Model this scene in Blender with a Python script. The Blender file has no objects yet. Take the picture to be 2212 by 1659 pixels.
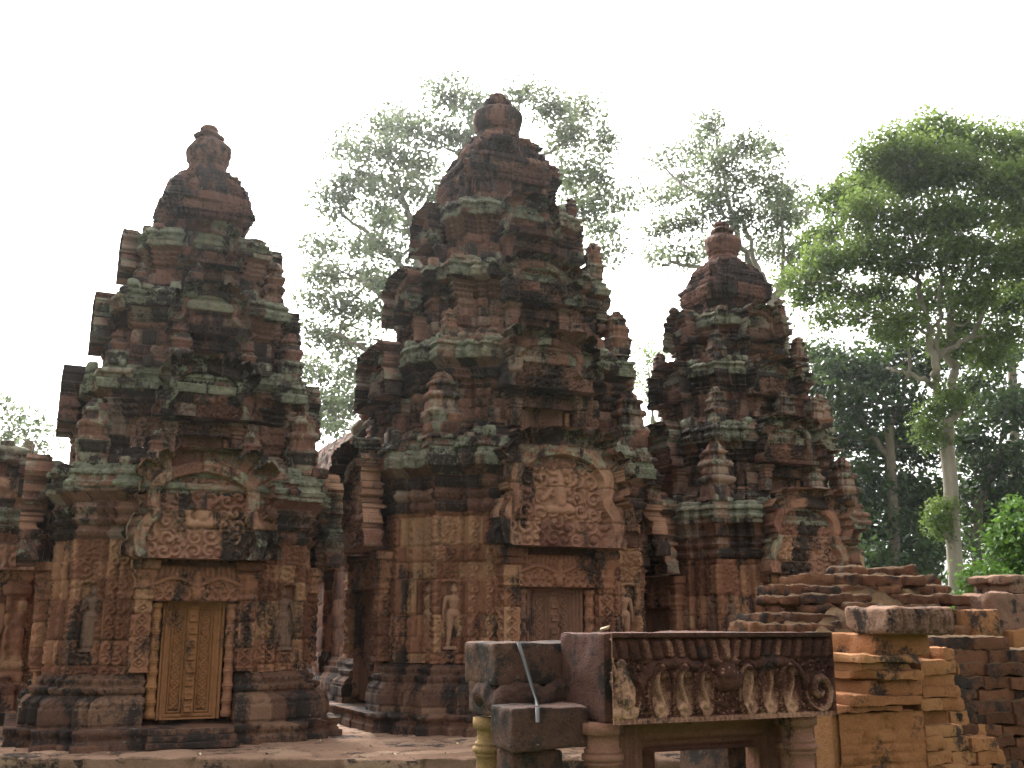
import bpy, math, random
import numpy as np
from math import radians, pi, sin, cos, atan2

# ------------------------------------------------------------------ camera, world, sun, exposure
S = bpy.context.scene
COL = S.collection
YAW, PITCH, EYE, FPX = 0.43, 0.226, 1.291, 1051.6
cam = bpy.data.objects.new('camera', bpy.data.cameras.new('camera'))
COL.objects.link(cam)
cam.location = (0, 0, EYE)
cam.rotation_euler = (pi / 2 + PITCH, 0, -YAW)
cam.data.sensor_width = 36
cam.data.lens = 36 * FPX / 1024
cam.data.clip_start = 0.1
cam.data.clip_end = 3000
S.camera = cam

SUN_EL, SUN_AZ = radians(43), radians(5)        # azimuth from +Y towards +X
W = bpy.data.worlds.new('World'); S.world = W; W.use_nodes = True
nt = W.node_tree
sky = nt.nodes.new('ShaderNodeTexSky'); sky.sky_type = 'NISHITA'; sky.sun_disc = False
sky.sun_elevation = SUN_EL; sky.sun_rotation = SUN_AZ
sky.air_density = 1.0; sky.dust_density = 7.0; sky.ozone_density = 0.6
bg = nt.nodes['Background']; bg.inputs[1].default_value = 0.15
hs = nt.nodes.new('ShaderNodeHueSaturation'); hs.inputs['Saturation'].default_value = .10      # milky overcast sky
nt.links.new(sky.outputs[0], hs.inputs['Color']); nt.links.new(hs.outputs[0], bg.inputs[0])
sun = bpy.data.objects.new('sun', bpy.data.lights.new('sun', 'SUN'))
COL.objects.link(sun)
sun.data.energy = 1.5; sun.data.angle = radians(8); sun.data.color = (1, 0.96, 0.90)
sd = np.array([sin(SUN_AZ) * cos(SUN_EL), cos(SUN_AZ) * cos(SUN_EL), sin(SUN_EL)])
from mathutils import Vector, Matrix
sun.rotation_euler = Vector(sd).to_track_quat('Z', 'Y').to_euler()
sun.location = (0, 30, 60)
S.view_settings.view_transform = 'Standard'
S.view_settings.look = 'None'
S.view_settings.gamma = 1
S.view_settings.exposure = 2.1

# ------------------------------------------------------------------ measuring helpers (photo pixels of the 2212 px view -> places)
KK = 1024 / 2212
_fw = np.array([sin(YAW) * cos(PITCH), cos(YAW) * cos(PITCH), sin(PITCH)])
_rt = np.array([cos(YAW), -sin(YAW), 0.0])
_up = np.cross(_rt, _fw)
def ray(u, v):
    return _fw + (u - 1106) * KK / FPX * _rt + (829.5 - v) * KK / FPX * _up
def at_y(u, v, Y):
    d = ray(u, v); return np.array([0, 0, EYE]) + d * (Y / d[1])
def at_z(u, v, z):
    d = ray(u, v); return np.array([0, 0, EYE]) + d * ((z - EYE) / d[2])
def at_d(u, v, D):
    d = ray(u, v); return np.array([0, 0, EYE]) + d * (D / np.hypot(d[0], d[1]))
def px(D):                                        # metres per photo pixel at that range
    return D * KK / FPX

# ------------------------------------------------------------------ noise
def hsh(i, j, k=0, seed=0):
    i = np.asarray(i).astype(np.int64); j = np.asarray(j).astype(np.int64); k = np.asarray(k).astype(np.int64)
    n = (i * 374761393 + j * 668265263 + k * 2147483647 + seed * 974711 + 12345) & 0xffffffff
    n = ((n ^ (n >> 13)) * 1274126177) & 0xffffffff
    n = ((n ^ (n >> 16)) * 2246822519) & 0xffffffff
    n = n ^ (n >> 15)
    return (n & 0xffffff) / float(0x1000000)
def vnoise(x, y, z, seed=0):
    x = np.asarray(x, float); y = np.asarray(y, float); z = np.asarray(z, float)
    xi, yi, zi = np.floor(x), np.floor(y), np.floor(z)
    fx, fy, fz = x - xi, y - yi, z - zi
    fx, fy, fz = [f * f * (3 - 2 * f) for f in (fx, fy, fz)]
    r = 0
    for a in (0, 1):
        for b in (0, 1):
            for c in (0, 1):
                w = (fx if a else 1 - fx) * (fy if b else 1 - fy) * (fz if c else 1 - fz)
                r = r + w * hsh(xi + a, yi + b, zi + c, seed)
    return r * 2 - 1
def fbm(x, y, z, seed=0, o=3):
    r = 0; a = 1.0; t = 0
    for i in range(o):
        f = 2 ** i
        r = r + a * vnoise(x * f, y * f, z * f, seed + i * 17); t += a; a *= .5
    return r / t
def sstep(a, b, x):
    t = np.clip((x - a) / (b - a), 0, 1); return t * t * (3 - 2 * t)

# ornament height fields (0..1) ---------------------------------------------------------------
def curls(u, v, cell, seed=0, k=2.2):
    """field of carved curls: every jittered cell holds a little spiral"""
    U, V = u / cell, v / cell
    iu, iv = np.floor(U), np.floor(V)
    best = np.full(np.shape(U), 9.0); h = np.zeros(np.shape(U))
    for a in (-1, 0, 1):
        for b in (-1, 0, 1):
            ci, cj = iu + a, iv + b
            cx = ci + .5 + .5 * (hsh(ci, cj, 1, seed) - .5); cy = cj + .5 + .5 * (hsh(ci, cj, 2, seed) - .5)
            dx, dy = U - cx, V - cy
            d = np.hypot(dx, dy)
            sg = np.where(hsh(ci, cj, 3, seed) > .5, 1, -1)
            hh = (.5 + .5 * np.cos(sg * np.arctan2(dy, dx) + hsh(ci, cj, 4, seed) * 6 - d * 2 * pi * k)) * (1 - .5 * d)
            hh = np.maximum(hh, 1.1 - d * 5)
            m = d < best
            h = np.where(m, hh, h); best = np.where(m, d, best)
    return np.clip(h * sstep(1.0, .62, best) , 0, 1.2)
def scroll(u, v, w, seed=0):
    """vertical band of width w of alternating spirals"""
    p = w * 1.0
    j = np.floor(v / p); y = v - (j + .5) * p; x = u
    sg = np.where(j % 2 == 0, 1, -1)
    r = np.hypot(x, y) / (w * .5)
    h = .5 + .5 * np.cos(sg * np.arctan2(y, x * sg) - r * 2 * pi * 1.35)
    h = np.maximum(h * sstep(1.15, .8, r), .6 * sstep(.12, .03, np.abs(x - sg * w * .3 * np.cos(y / p * pi)) / w))
    return h
def lozenge(u, v, w):
    p = w * .9
    a = np.abs(((v / p) % 1) - .5) * 2; b = np.abs(u) / (w * .5)
    d = np.abs(a + b - .95)
    return np.maximum(sstep(.28, .08, d), sstep(.45, .2, a + b))
def petals(s, t, p):
    """row of upright petals along s, t in 0..1 up the band"""
    x = ((s / p) % 1) - .5
    r = (np.abs(x) * 2) ** 2 + (t - .3) ** 2 * 1.4
    return sstep(1.0, .35, r)
def capsules(u, v, L):
    """bas-relief figure: smooth union of tapered capsules (x0,y0,r0,x1,y1,r1,lift)"""
    h = np.zeros(np.shape(u))
    for (x0, y0, r0, x1, y1, r1, lift) in L:
        dx, dy = x1 - x0, y1 - y0
        q = dx * dx + dy * dy + 1e-9
        t = np.clip(((u - x0) * dx + (v - y0) * dy) / q, 0, 1)
        r = r0 + (r1 - r0) * t
        d = np.hypot(u - x0 - t * dx, v - y0 - t * dy)
        hh = np.sqrt(np.clip(1 - (d / r) ** 2, 0, 1)) * r * 1.0 + np.where(d < r, lift, 0)
        h = np.maximum(h, hh)
    return h

# ------------------------------------------------------------------ mesh building
def mesh_obj(name, V, Q, mat, parent=None, T=None, tone=None, lich=None, smooth=False):
    me = bpy.data.meshes.new(name)
    V = np.asarray(V, np.float32).reshape(-1, 3)
    fs = [np.asarray(Q, np.int32).reshape(-1, 4)] if Q is not None and len(Q) else []
    ts = [np.asarray(T, np.int32).reshape(-1, 3)] if T is not None and len(T) else []
    me.vertices.add(len(V)); me.vertices.foreach_set('co', V.ravel())
    loops = np.concatenate([f.ravel() for f in fs + ts])
    cnt = np.concatenate([np.full(len(f), f.shape[1], np.int32) for f in fs + ts])
    st = np.concatenate([[0], np.cumsum(cnt)[:-1]]).astype(np.int32)
    me.loops.add(len(loops)); me.loops.foreach_set('vertex_index', loops)
    me.polygons.add(len(cnt)); me.polygons.foreach_set('loop_start', st)
    me.polygons.foreach_set('loop_total', cnt)
    if smooth: me.polygons.foreach_set('use_smooth', np.ones(len(cnt), bool))
    me.update(calc_edges=True)
    for nm, arr in (('tone', tone), ('lich', lich)):
        if arr is None: arr = np.full(len(V), .5 if nm == 'tone' else .3, np.float32)
        at = me.attributes.new(nm, 'FLOAT', 'POINT')
        at.data.foreach_set('value', np.asarray(arr, np.float32).ravel())
    me.materials.append(mat)
    o = bpy.data.objects.new(name, me); COL.objects.link(o)
    if parent: o.parent = parent
    return o

class MB:
    def __init__(self): self.V = []; self.Q = []; self.T = []; self.t = []; self.l = []; self.n = 0
    def add(self, V, Q=None, T=None, tone=.5, lich=.3):
        V = np.asarray(V, float).reshape(-1, 3)
        if Q is not None and len(Q): self.Q.append(np.asarray(Q).reshape(-1, 4) + self.n)
        if T is not None and len(T): self.T.append(np.asarray(T).reshape(-1, 3) + self.n)
        self.V.append(V); self.t.append(np.broadcast_to(tone, len(V))); self.l.append(np.broadcast_to(lich, len(V)))
        self.n += len(V)
    def build(self, name, mat, parent=None, smooth=False):
        return mesh_obj(name, np.concatenate(self.V), np.concatenate(self.Q) if self.Q else None, mat, parent,
                        np.concatenate(self.T) if self.T else None, np.concatenate(self.t), np.concatenate(self.l), smooth)

def empty(name, loc, rz=0, parent=None):
    o = bpy.data.objects.new(name, None); COL.objects.link(o)
    o.location = loc; o.rotation_euler = (0, 0, rz); o.empty_display_size = .3
    if parent: o.parent = parent
    return o
def tag(o, label=None, cat=None, group=None, kind=None):
    for k, v in (('label', label), ('category', cat), ('group', group), ('kind', kind)):
        if v: o[k] = v
    return o

def rock(mb, c, size, seed, rz=0, rnd=.02, amp=.01, n=6, fr=8, tone=None, lich=.3, tilt=(0, 0), chip=0):
    """rough squared stone: rounded box with noise, added to mb"""
    hs = np.array(size, float) / 2
    P = []; Q = []; b = 0
    ns = [max(2, int(round(n * s / max(size)))) for s in size]
    ns = [max(2, q) for q in ns]
    for ax in range(3):
        o1, o2 = (ax + 1) % 3, (ax + 2) % 3
        for sg in (-1, 1):
            a = np.linspace(-1, 1, ns[o1] + 1); d = np.linspace(-1, 1, ns[o2] + 1)
            A, D = np.meshgrid(a, d, indexing='ij')
            p = np.zeros(A.shape + (3,)); p[..., ax] = sg * hs[ax]; p[..., o1] = A * hs[o1]; p[..., o2] = D * hs[o2]
            P.append(p.reshape(-1, 3))
            idx = np.arange(A.size).reshape(A.shape) + b
            q = np.stack([idx[:-1, :-1], idx[1:, :-1], idx[1:, 1:], idx[:-1, 1:]], -1).reshape(-1, 4)
            if sg < 0: q = q[:, ::-1]
            Q.append(q); b += A.size
    P = np.concatenate(P); Q = np.concatenate(Q)
    r = min(rnd, hs.min() * .9)
    cl = np.clip(P, -(hs - r), hs - r); dv = P - cl
    ln = np.linalg.norm(dv, axis=1, keepdims=True); nn = dv / np.maximum(ln, 1e-9)
    P = cl + nn * r
    w = P + np.array(c)
    P = P + nn * (fbm(w[:, 0] * fr, w[:, 1] * fr, w[:, 2] * fr, seed, 3) * amp)[:, None]
    if chip:
        for kx in range(chip):
            d = np.array([hsh(kx, seed, 5) - .5, hsh(kx, seed, 6) - .5, hsh(kx, seed, 7) - .5]); d = np.sign(d) * (.4 + np.abs(d)) / 1
            d /= np.linalg.norm(d)
            lim = np.abs(d * hs).sum() * (.72 + .12 * hsh(kx, seed, 8))
            e = np.maximum(P @ d - lim, 0)
            P = P - e[:, None] * d
    tx, ty = tilt
    R = np.array(Matrix.Rotation(rz, 3, 'Z') @ Matrix.Rotation(tx, 3, 'X') @ Matrix.Rotation(ty, 3, 'Y'))
    P = P @ R.T + np.array(c)
    mb.add(P, Q, tone=hsh(seed, 3, 1) if tone is None else tone, lich=lich)

def lathe(prof, n=32, er=.0, seed=0, sc=(1, 1), ribs=0, ramp=0):
    """closed lathe from (z, r) list"""
    zs = np.array([p[0] for p in prof]); rs = np.array([p[1] for p in prof])
    th = np.linspace(0, 2 * pi, n, endpoint=False)
    R = rs[:, None] * (1 + (ramp * np.cos(th * ribs)[None] if ribs else 0)); Z = zs[:, None] + 0 * th
    X = R * np.cos(th); Y = R * np.sin(th)
    if er:
        d = fbm(X * 7 + seed, Y * 7, Z * 7, seed, 3) * er
        X = X + d * np.cos(th); Y = Y + d * np.sin(th)
    V = np.stack([X * sc[0], Y * sc[1], Z], -1).reshape(-1, 3)
    idx = np.arange(len(zs) * n).reshape(len(zs), n); nx = np.roll(idx, -1, 1)
    Q = np.stack([idx[:-1], nx[:-1], nx[1:], idx[1:]], -1).reshape(-1, 4)
    top = len(V); V = np.concatenate([V, [[0, 0, zs[-1]], [0, 0, zs[0]]]])
    T = np.concatenate([np.stack([idx[-1], nx[-1], np.full(n, top)], -1), np.stack([nx[0], idx[0], np.full(n, top + 1)], -1)])
    return V, Q, T

def tube(mb, pts, rad, n=8, tone=.5):
    pts = np.asarray(pts, float); m = len(pts)
    tg = np.gradient(pts, axis=0); tg /= np.linalg.norm(tg, axis=1, keepdims=True) + 1e-9
    ref = np.array([.3, .9, .1]); a = np.cross(tg, ref); a /= np.linalg.norm(a, axis=1, keepdims=True) + 1e-9
    b = np.cross(tg, a)
    th = np.linspace(0, 2 * pi, n, endpoint=False)
    rad = np.broadcast_to(rad, m)
    V = pts[:, None] + rad[:, None, None] * (np.cos(th)[None, :, None] * a[:, None] + np.sin(th)[None, :, None] * b[:, None])
    idx = np.arange(m * n).reshape(m, n); nx = np.roll(idx, -1, 1)
    Q = np.stack([idx[:-1], nx[:-1], nx[1:], idx[1:]], -1).reshape(-1, 4)
    mb.add(V.reshape(-1, 3), Q, tone=tone)

def relief_mesh(name, U, V, H, mask, mat, parent, back=0.0, tone=None, lich=None, er=.0, seed=0):
    """front-facing height field (local x right, z up, -y outwards), with side skirts back to y=-back"""
    nu, nv = U.shape
    if er:
        H = H + fbm(U * 22, V * 22, U * 0 + seed, seed, 3) * er
    cell = mask[:-1, :-1] & mask[1:, :-1] & mask[1:, 1:] & mask[:-1, 1:]
    idx = np.arange(nu * nv).reshape(nu, nv)
    P = np.stack([U, -H, V], -1).reshape(-1, 3)
    q = np.stack([idx[:-1, :-1], idx[1:, :-1], idx[1:, 1:], idx[:-1, 1:]], -1)[cell]
    N = nu * nv
    PB = np.stack([U, np.full_like(U, -back), V], -1).reshape(-1, 3)
    sk = []
    pad = np.zeros((nu + 1, nv + 1), bool); pad[1:-1, 1:-1] = cell[:, :]
    C = pad
    a = C[1:-1, 1:-1]
    def app(i0, i1, m):
        A, B = i0[m], i1[m]
        if len(A): sk.append(np.stack([B, A, A + N, B + N], -1))
    L = C[:-2, 1:-1]; app(idx[:-1, 1:], idx[:-1, :-1], a & ~L)
    R = C[2:, 1:-1]; app(idx[1:, :-1], idx[1:, 1:], a & ~R)
    D = C[1:-1, :-2]; app(idx[:-1, :-1], idx[1:, :-1], a & ~D)
    T = C[1:-1, 2:]; app(idx[1:, 1:], idx[:-1, 1:], a & ~T)
    Q = np.concatenate([q] + sk)
    P = np.concatenate([P, PB])
    tn = np.full((nu, nv), .5) if tone is None else np.broadcast_to(tone, (nu, nv))
    lc = np.full((nu, nv), .3) if lich is None else np.broadcast_to(lich, (nu, nv))
    tn = np.concatenate([tn.ravel()] * 2); lc = np.concatenate([lc.ravel()] * 2)
    used = np.unique(Q); mp = np.zeros(len(P), np.int64); mp[used] = np.arange(len(used))
    return mesh_obj(name, P[used], mp[Q], mat, parent, tone=tn[used], lich=lc[used])
def grid(u0, u1, v0, v1, res):
    nu = max(3, int(round((u1 - u0) / res)) + 1); nv = max(3, int(round((v1 - v0) / res)) + 1)
    return np.meshgrid(np.linspace(u0, u1, nu), np.linspace(v0, v1, nv), indexing='ij')

# blocks of masonry: jitter, joints, tone
def masonry(s, z, seed, ch=.24, bl=.42, jit=.012, joint=.012, gd=.018, lost=.0):
    zz = z / ch; r = np.floor(zz + .3 * np.sin(zz * 1.7 + seed)); fz = (zz + .3 * np.sin(zz * 1.7 + seed)) - r
    ss = s / bl + hsh(r, 7, 0, seed) * 3 + .25 * np.sin(s / bl * 2.3 + r); c = np.floor(ss); fs = ss - c
    h = hsh(r, c, 0, seed)
    d = (h - .5) * 2 * jit
    if lost: d = d - np.where(hsh(r, c, 9, seed) < lost, .02 + .05 * hsh(r, c, 8, seed), 0)
    e = np.minimum(np.minimum(fz, 1 - fz) * ch, np.minimum(fs, 1 - fs) * bl)
    d = d - gd * sstep(joint, joint * .3, e) - .006 * sstep(joint * 3, joint, e)
    return d, hsh(r, c, 5, seed)

def loft(plan, prof, res, seed, relief=None, jit=.012, er=.008, ch=.24, bl=.42, lost=0, cap=False, resmul=None):
    """sweep a moulding profile [(z, off, zone, lich)] round an axis-aligned plan [(x, y, edge scale)] (counter-clockwise)"""
    n = len(plan)
    P = np.array([[p[0], p[1]] for p in plan], float); sc = np.array([p[2] for p in plan], float)
    E = np.roll(P, -1, 0) - P; Ln = np.linalg.norm(E, axis=1)
    N = np.stack([E[:, 1], -E[:, 0]], 1) / Ln[:, None]
    Z = [];O = [];ZN = [];LC = [];NR = [];NZ = [];TT = []
    for k in range(len(prof) - 1):
        z0, o0, zn, lc = prof[k]; z1, o1 = prof[k + 1][:2]
        l = math.hypot(z1 - z0, o1 - o0)
        if l < 1e-5: continue
        m = max(1, int(round(l / res)))
        t = np.arange(m) / m
        if k == len(prof) - 2: t = np.arange(m + 1) / m
        Z.append(z0 + (z1 - z0) * t); O.append(o0 + (o1 - o0) * t); ZN.append(np.full(len(t), zn)); LC.append(np.full(len(t), lc))
        TT.append(t); NR.append(np.full(len(t), (z1 - z0) / l)); NZ.append(np.full(len(t), -(o1 - o0) / l))
    Z, O, ZN, LC, NR, NZ, TT = [np.concatenate(a) for a in (Z, O, ZN, LC, NR, NZ, TT)]
    pv = np.roll(N, 1, 0) * np.roll(sc, 1)[:, None] + N * sc[:, None]
    Cn = P[None] + O[:, None, None] * pv[None]                       # rows, corner, 2
    Cx = np.roll(Cn, -1, 1)
    t_all = []; e_all = []; nrm = []
    for i in range(n):
        nx, ny = N[i]
        mul = 1.0 if (ny < -.5 or nx < -.5) else (2.0 if nx > .5 else 5.0)
        m = max(1, int(round(Ln[i] / (res * mul))))
        t = np.arange(m) / m
        t_all.append(t); e_all.append(np.full(m, i))
        nn = np.repeat(N[i][None], m, 0); nn[0] = N[i] + N[i - 1]
        nrm.append(nn)
    t = np.concatenate(t_all); e = np.concatenate(e_all); nn = np.concatenate(nrm)
    XY = Cn[:, e] * (1 - t)[None, :, None] + Cx[:, e] * t[None, :, None]
    cum = np.concatenate([[0], np.cumsum(Ln)[:-1]])
    s = (cum[e] + t * Ln[e])[None] + 0 * Z[:, None]
    u = ((t - .5) * Ln[e])[None] + 0 * Z[:, None]
    ZZ = Z[:, None] + 0 * s
    d, tone = masonry(s, ZZ, seed, ch, bl, jit, max(.011, res * .62), .02, lost)
    if relief is not None:
        d = d + relief(e[None] + 0 * ZN[:, None], u, Ln[e][None] + 0 * ZZ, s, ZZ, ZN[:, None] + 0 * e[None], TT[:, None] + 0 * s)
    d = d + fbm(XY[..., 0] * 5, XY[..., 1] * 5, ZZ * 5, seed, 4) * er
    X = XY[..., 0] + d * NR[:, None] * nn[None, :, 0]
    Y = XY[..., 1] + d * NR[:, None] * nn[None, :, 1]
    ZO = ZZ + d * NZ[:, None] * .6
    nr, nc = X.shape
    V = np.stack([X, Y, ZO], -1).reshape(-1, 3)
    idx = np.arange(nr * nc).reshape(nr, nc); nx = np.roll(idx, -1, 1)
    Q = np.stack([idx[:-1], nx[:-1], nx[1:], idx[1:]], -1).reshape(-1, 4)
    T = None
    if cap:
        V = np.concatenate([V, [[P[:, 0].mean(), P[:, 1].mean(), Z[-1]]]])
        T = np.stack([idx[-1], nx[-1], np.full(nc, len(V) - 1)], -1)
    tn = tone.ravel(); lc = np.repeat(LC, nc)
    if cap: tn = np.append(tn, .5); lc = np.append(lc, .5)
    return V, Q, T, tn, lc
def loft_obj(name, mat, parent, *a, **k):
    V, Q, T, tn, lc = loft(*a, **k)
    return mesh_obj(name, V, Q, mat, parent, T, tn, lc)

# ------------------------------------------------------------------ materials
def nodes(name):
    m = bpy.data.materials.new(name); m.use_nodes = True
    t = m.node_tree; b = t.nodes['Principled BSDF']
    return m, t, b
def ND(t, typ, **kw):
    n = t.nodes.new(typ)
    for k, v in kw.items(): setattr(n, k, v)
    return n
def ramp(t, fac, stops):
    r = ND(t, 'ShaderNodeValToRGB'); el = r.color_ramp.elements
    while len(el) < len(stops): el.new(.5)
    for e, (p, c) in zip(el, stops): e.position = p; e.color = tuple(c) + (1,) if len(c) == 3 else c
    t.links.new(fac, r.inputs[0]); return r
def math_(t, op, a, b=None, c=None, clamp=False):
    n = ND(t, 'ShaderNodeMath', operation=op); n.use_clamp = clamp
    for i, x in enumerate((a, b, c)):
        if x is None: continue
        if isinstance(x, (int, float)): n.inputs[i].default_value = x
        else: t.links.new(x, n.inputs[i])
    return n.outputs[0]
def noise(t, vec, scale, detail=6, rough=.6):
    n = ND(t, 'ShaderNodeTexNoise'); n.inputs['Scale'].default_value = scale
    n.inputs['Detail'].default_value = detail; n.inputs['Roughness'].default_value = rough
    t.links.new(vec, n.inputs['Vector']); return n.outputs[0]
def mixc(t, fac, a, b):
    n = ND(t, 'ShaderNodeMix', data_type='RGBA')
    t.links.new(fac, n.inputs[0])
    for i, x in ((6, a), (7, b)):
        if isinstance(x, tuple): n.inputs[i].default_value = x + (1,)
        else: t.links.new(x, n.inputs[i])
    return n.outputs[2]
def sst(t, x, a, b):
    n = ND(t, 'ShaderNodeMapRange', interpolation_type='SMOOTHSTEP')
    n.inputs[1].default_value = a; n.inputs[2].default_value = b
    t.links.new(x, n.inputs[0]); return n.outputs[0]

def stone(name, cols, lichen=(.205, .208, .145), lich_amt=.5, dark=.5, darkcol=(.022, .019, .017), fine=.5, moss=None, rough=.92, bump=.75, gscale=1.0, streak=True, block=.26):
    m, t, b = nodes(name)
    geo = ND(t, 'ShaderNodeNewGeometry'); pos = geo.outputs['Position']
    at = ND(t, 'ShaderNodeAttribute', attribute_name='tone'); al = ND(t, 'ShaderNodeAttribute', attribute_name='lich')
    n1 = noise(t, pos, 1.6 * gscale, 6); n2 = noise(t, pos, 9 * gscale, 6, .65); n3 = noise(t, pos, 55 * gscale, 4, .6)
    f = math_(t, 'MULTIPLY_ADD', at.outputs['Fac'], .55, math_(t, 'MULTIPLY', n2, .5))
    f = math_(t, 'ADD', f, math_(t, 'MULTIPLY_ADD', n3, .62, -.33))
    n4 = noise(t, pos, 24 * gscale, 5, .7)
    h1 = math_(t, 'FRACT', math_(t, 'MULTIPLY', at.outputs['Fac'], 13.37)); h2 = math_(t, 'FRACT', math_(t, 'MULTIPLY', at.outputs['Fac'], 29.1))
    hb1 = math_(t, 'MULTIPLY', math_(t, 'SUBTRACT', h1, .5), block); hb2 = math_(t, 'MULTIPLY', math_(t, 'SUBTRACT', h2, .5), block)
    k = len(cols)
    base = ramp(t, f, [(.15 + .7 * i / (k - 1), c) for i, c in enumerate(cols)]).outputs[0]
    # dark lichen and water stains, stretched downwards
    mp = ND(t, 'ShaderNodeMapping'); mp.inputs['Scale'].default_value = (1, 1, .38) if streak else (1, 1, 1)
    t.links.new(pos, mp.inputs[0])
    d1 = noise(t, mp.outputs[0], 2.6 * gscale, 9, .68)
    df = math_(t, 'ADD', math_(t, 'ADD', hb1, math_(t, 'MULTIPLY_ADD', n4, .34, math_(t, 'SUBTRACT', d1, .06))), math_(t, 'MULTIPLY_ADD', al.outputs['Fac'], .10, math_(t, 'MULTIPLY', at.outputs['Fac'], .06)))
    dmask = sst(t, df, .775 - .3 * dark, .905 - .3 * dark)
    dmask = math_(t, 'MULTIPLY', dmask, .93)
    c = mixc(t, dmask, base, darkcol)
    # pale green crust lichen
    l1 = noise(t, pos, 6.5 * gscale, 8, .75)
    lf = math_(t, 'ADD', math_(t, 'ADD', hb2, math_(t, 'MULTIPLY_ADD', n4, .5, -.25)), math_(t, 'MULTIPLY_ADD', al.outputs['Fac'], .42, math_(t, 'MULTIPLY_ADD', n3, .25, l1)))
    lm = sst(t, lf, 1.07 - .3 * lich_amt, 1.17 - .3 * lich_amt)
    lcol = ramp(t, n2, [(.3, tuple(x * .55 for x in lichen)), (.55, lichen), (.75, tuple(min(1, x * 1.5) for x in lichen))]).outputs[0]
    c = mixc(t, math_(t, 'MULTIPLY', lm, .74), c, lcol)
    if moss:
        sp = ND(t, 'ShaderNodeSeparateXYZ'); t.links.new(geo.outputs['True Normal'], sp.inputs[0])
        mf = math_(t, 'ADD', math_(t, 'MULTIPLY', sp.outputs[2], .55), math_(t, 'MULTIPLY', l1, .9))
        c = mixc(t, sst(t, mf, .72, .95), c, moss)
    t.links.new(c, b.inputs['Base Color'])
    b.inputs['Roughness'].default_value = rough
    b.inputs['Specular IOR Level'].default_value = .12
    hb = math_(t, 'ADD', math_(t, 'MULTIPLY_ADD', n4, .7, math_(t, 'MULTIPLY', n2, .6)), math_(t, 'MULTIPLY', n3, .5))
    bp = ND(t, 'ShaderNodeBump'); bp.inputs['Strength'].default_value = bump; bp.inputs['Distance'].default_value = .02
    t.links.new(hb, bp.inputs['Height']); t.links.new(bp.outputs[0], b.inputs['Normal'])
    return m
RED = [(.075, .036, .026), (.145, .070, .048), (.20, .105, .072), (.205, .165, .125)]
M = {}
M['lower'] = stone('carved_sandstone', [(.080, .034, .021), (.165, .072, .042), (.240, .112, .063), (.305, .182, .098)], lich_amt=.30, dark=.36, block=.14)
M['upper'] = stone('weathered_sandstone', RED, lich_amt=.74, dark=.52)
M['cornice'] = stone('lichened_sandstone', RED, lich_amt=.60, dark=.56, block=.30)
M['door'] = stone('ochre_door_stone', [(.14, .060, .026), (.23, .105, .044), (.29, .148, .062)], lich_amt=-.2, dark=.28, block=0)
M['doordark'] = stone('brown_door_stone', [(.10, .05, .035), (.17, .085, .055), (.22, .12, .07)], lich_amt=.05, dark=.42, block=0)
M['finial'] = stone('finial_stone', [(.075, .038, .030), (.125, .062, .046), (.175, .092, .066)], lich_amt=.42, dark=.62)
M['base'] = stone('base_stone', [(.065, .034, .024), (.12, .062, .040), (.175, .10, .062)], lich_amt=.50, dark=.54, block=.12)
M['lintel'] = stone('dark_lintel_stone', [(.042, .020, .015), (.080, .037, .027), (.125, .064, .045)], lich_amt=.0, dark=.42, gscale=2.2, streak=False, block=0)
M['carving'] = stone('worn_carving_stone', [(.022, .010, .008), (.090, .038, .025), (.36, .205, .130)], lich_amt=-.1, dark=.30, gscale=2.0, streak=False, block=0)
M['block'] = stone('broken_block_stone', [(.048, .025, .018), (.095, .050, .034), (.22, .140, .09)], lichen=(.30, .235, .17), lich_amt=.42, dark=.50, gscale=2.2, streak=False, block=0)
M['figure'] = stone('worn_figure_stone', [(.16, .085, .05), (.25, .14, .085), (.33, .205, .125)], lich_amt=-.2, dark=.12, block=0)
M['figuredark'] = stone('stained_figure_stone', [(.08, .046, .032), (.13, .078, .054), (.18, .11, .075)], lich_amt=-.2, dark=.3, block=0)
M['yellow'] = stone('yellow_sandstone', [(.15, .085, .036), (.225, .138, .060), (.29, .195, .09)], lich_amt=.0, dark=.30, gscale=2., block=0)
M['pink'] = stone('pink_sandstone', [(.12, .055, .036), (.19, .092, .06), (.27, .15, .105)], lich_amt=.1, dark=.28, gscale=2., block=0)
M['brick'] = stone('old_brick', block=.12, cols=[(.062, .027, .016), (.115, .048, .025), (.17, .076, .036)], lich_amt=.16, dark=.46, gscale=1.8, moss=(.075, .042, .018), streak=False)
M['brickwall'] = stone('orange_brick_wall', block=.08, cols=[(.14, .055, .023), (.24, .102, .042), (.31, .160, .070)], lich_amt=.12, dark=.28, gscale=1.7, streak=False)
M['capital'] = stone('capital_stone', [(.10, .054, .038), (.165, .092, .062), (.25, .150, .098)], lich_amt=.22, dark=.36, gscale=2., streak=False, block=0)
M['paving'] = stone('paving_stone', [(.17, .10, .065), (.27, .165, .11), (.36, .24, .16)], lich_amt=.10, dark=.30, gscale=1.2, streak=False)
M['roof'] = stone('vault_stone', [(.045, .026, .019), (.07, .042, .03), (.11, .075, .048)], lich_amt=.35, dark=.6)
M['earth'] = stone('earth', [(.10, .06, .035), (.16, .10, .06), (.20, .13, .08)], lich_amt=.0, dark=.2, moss=(.06, .08, .025), gscale=.5)
def metal():
    m, t, b = nodes('grey_metal'); b.inputs['Base Color'].default_value = (.10, .097, .093, 1)
    b.inputs['Metallic'].default_value = .6; b.inputs['Roughness'].default_value = .55; return m
M['metal'] = metal()
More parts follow.
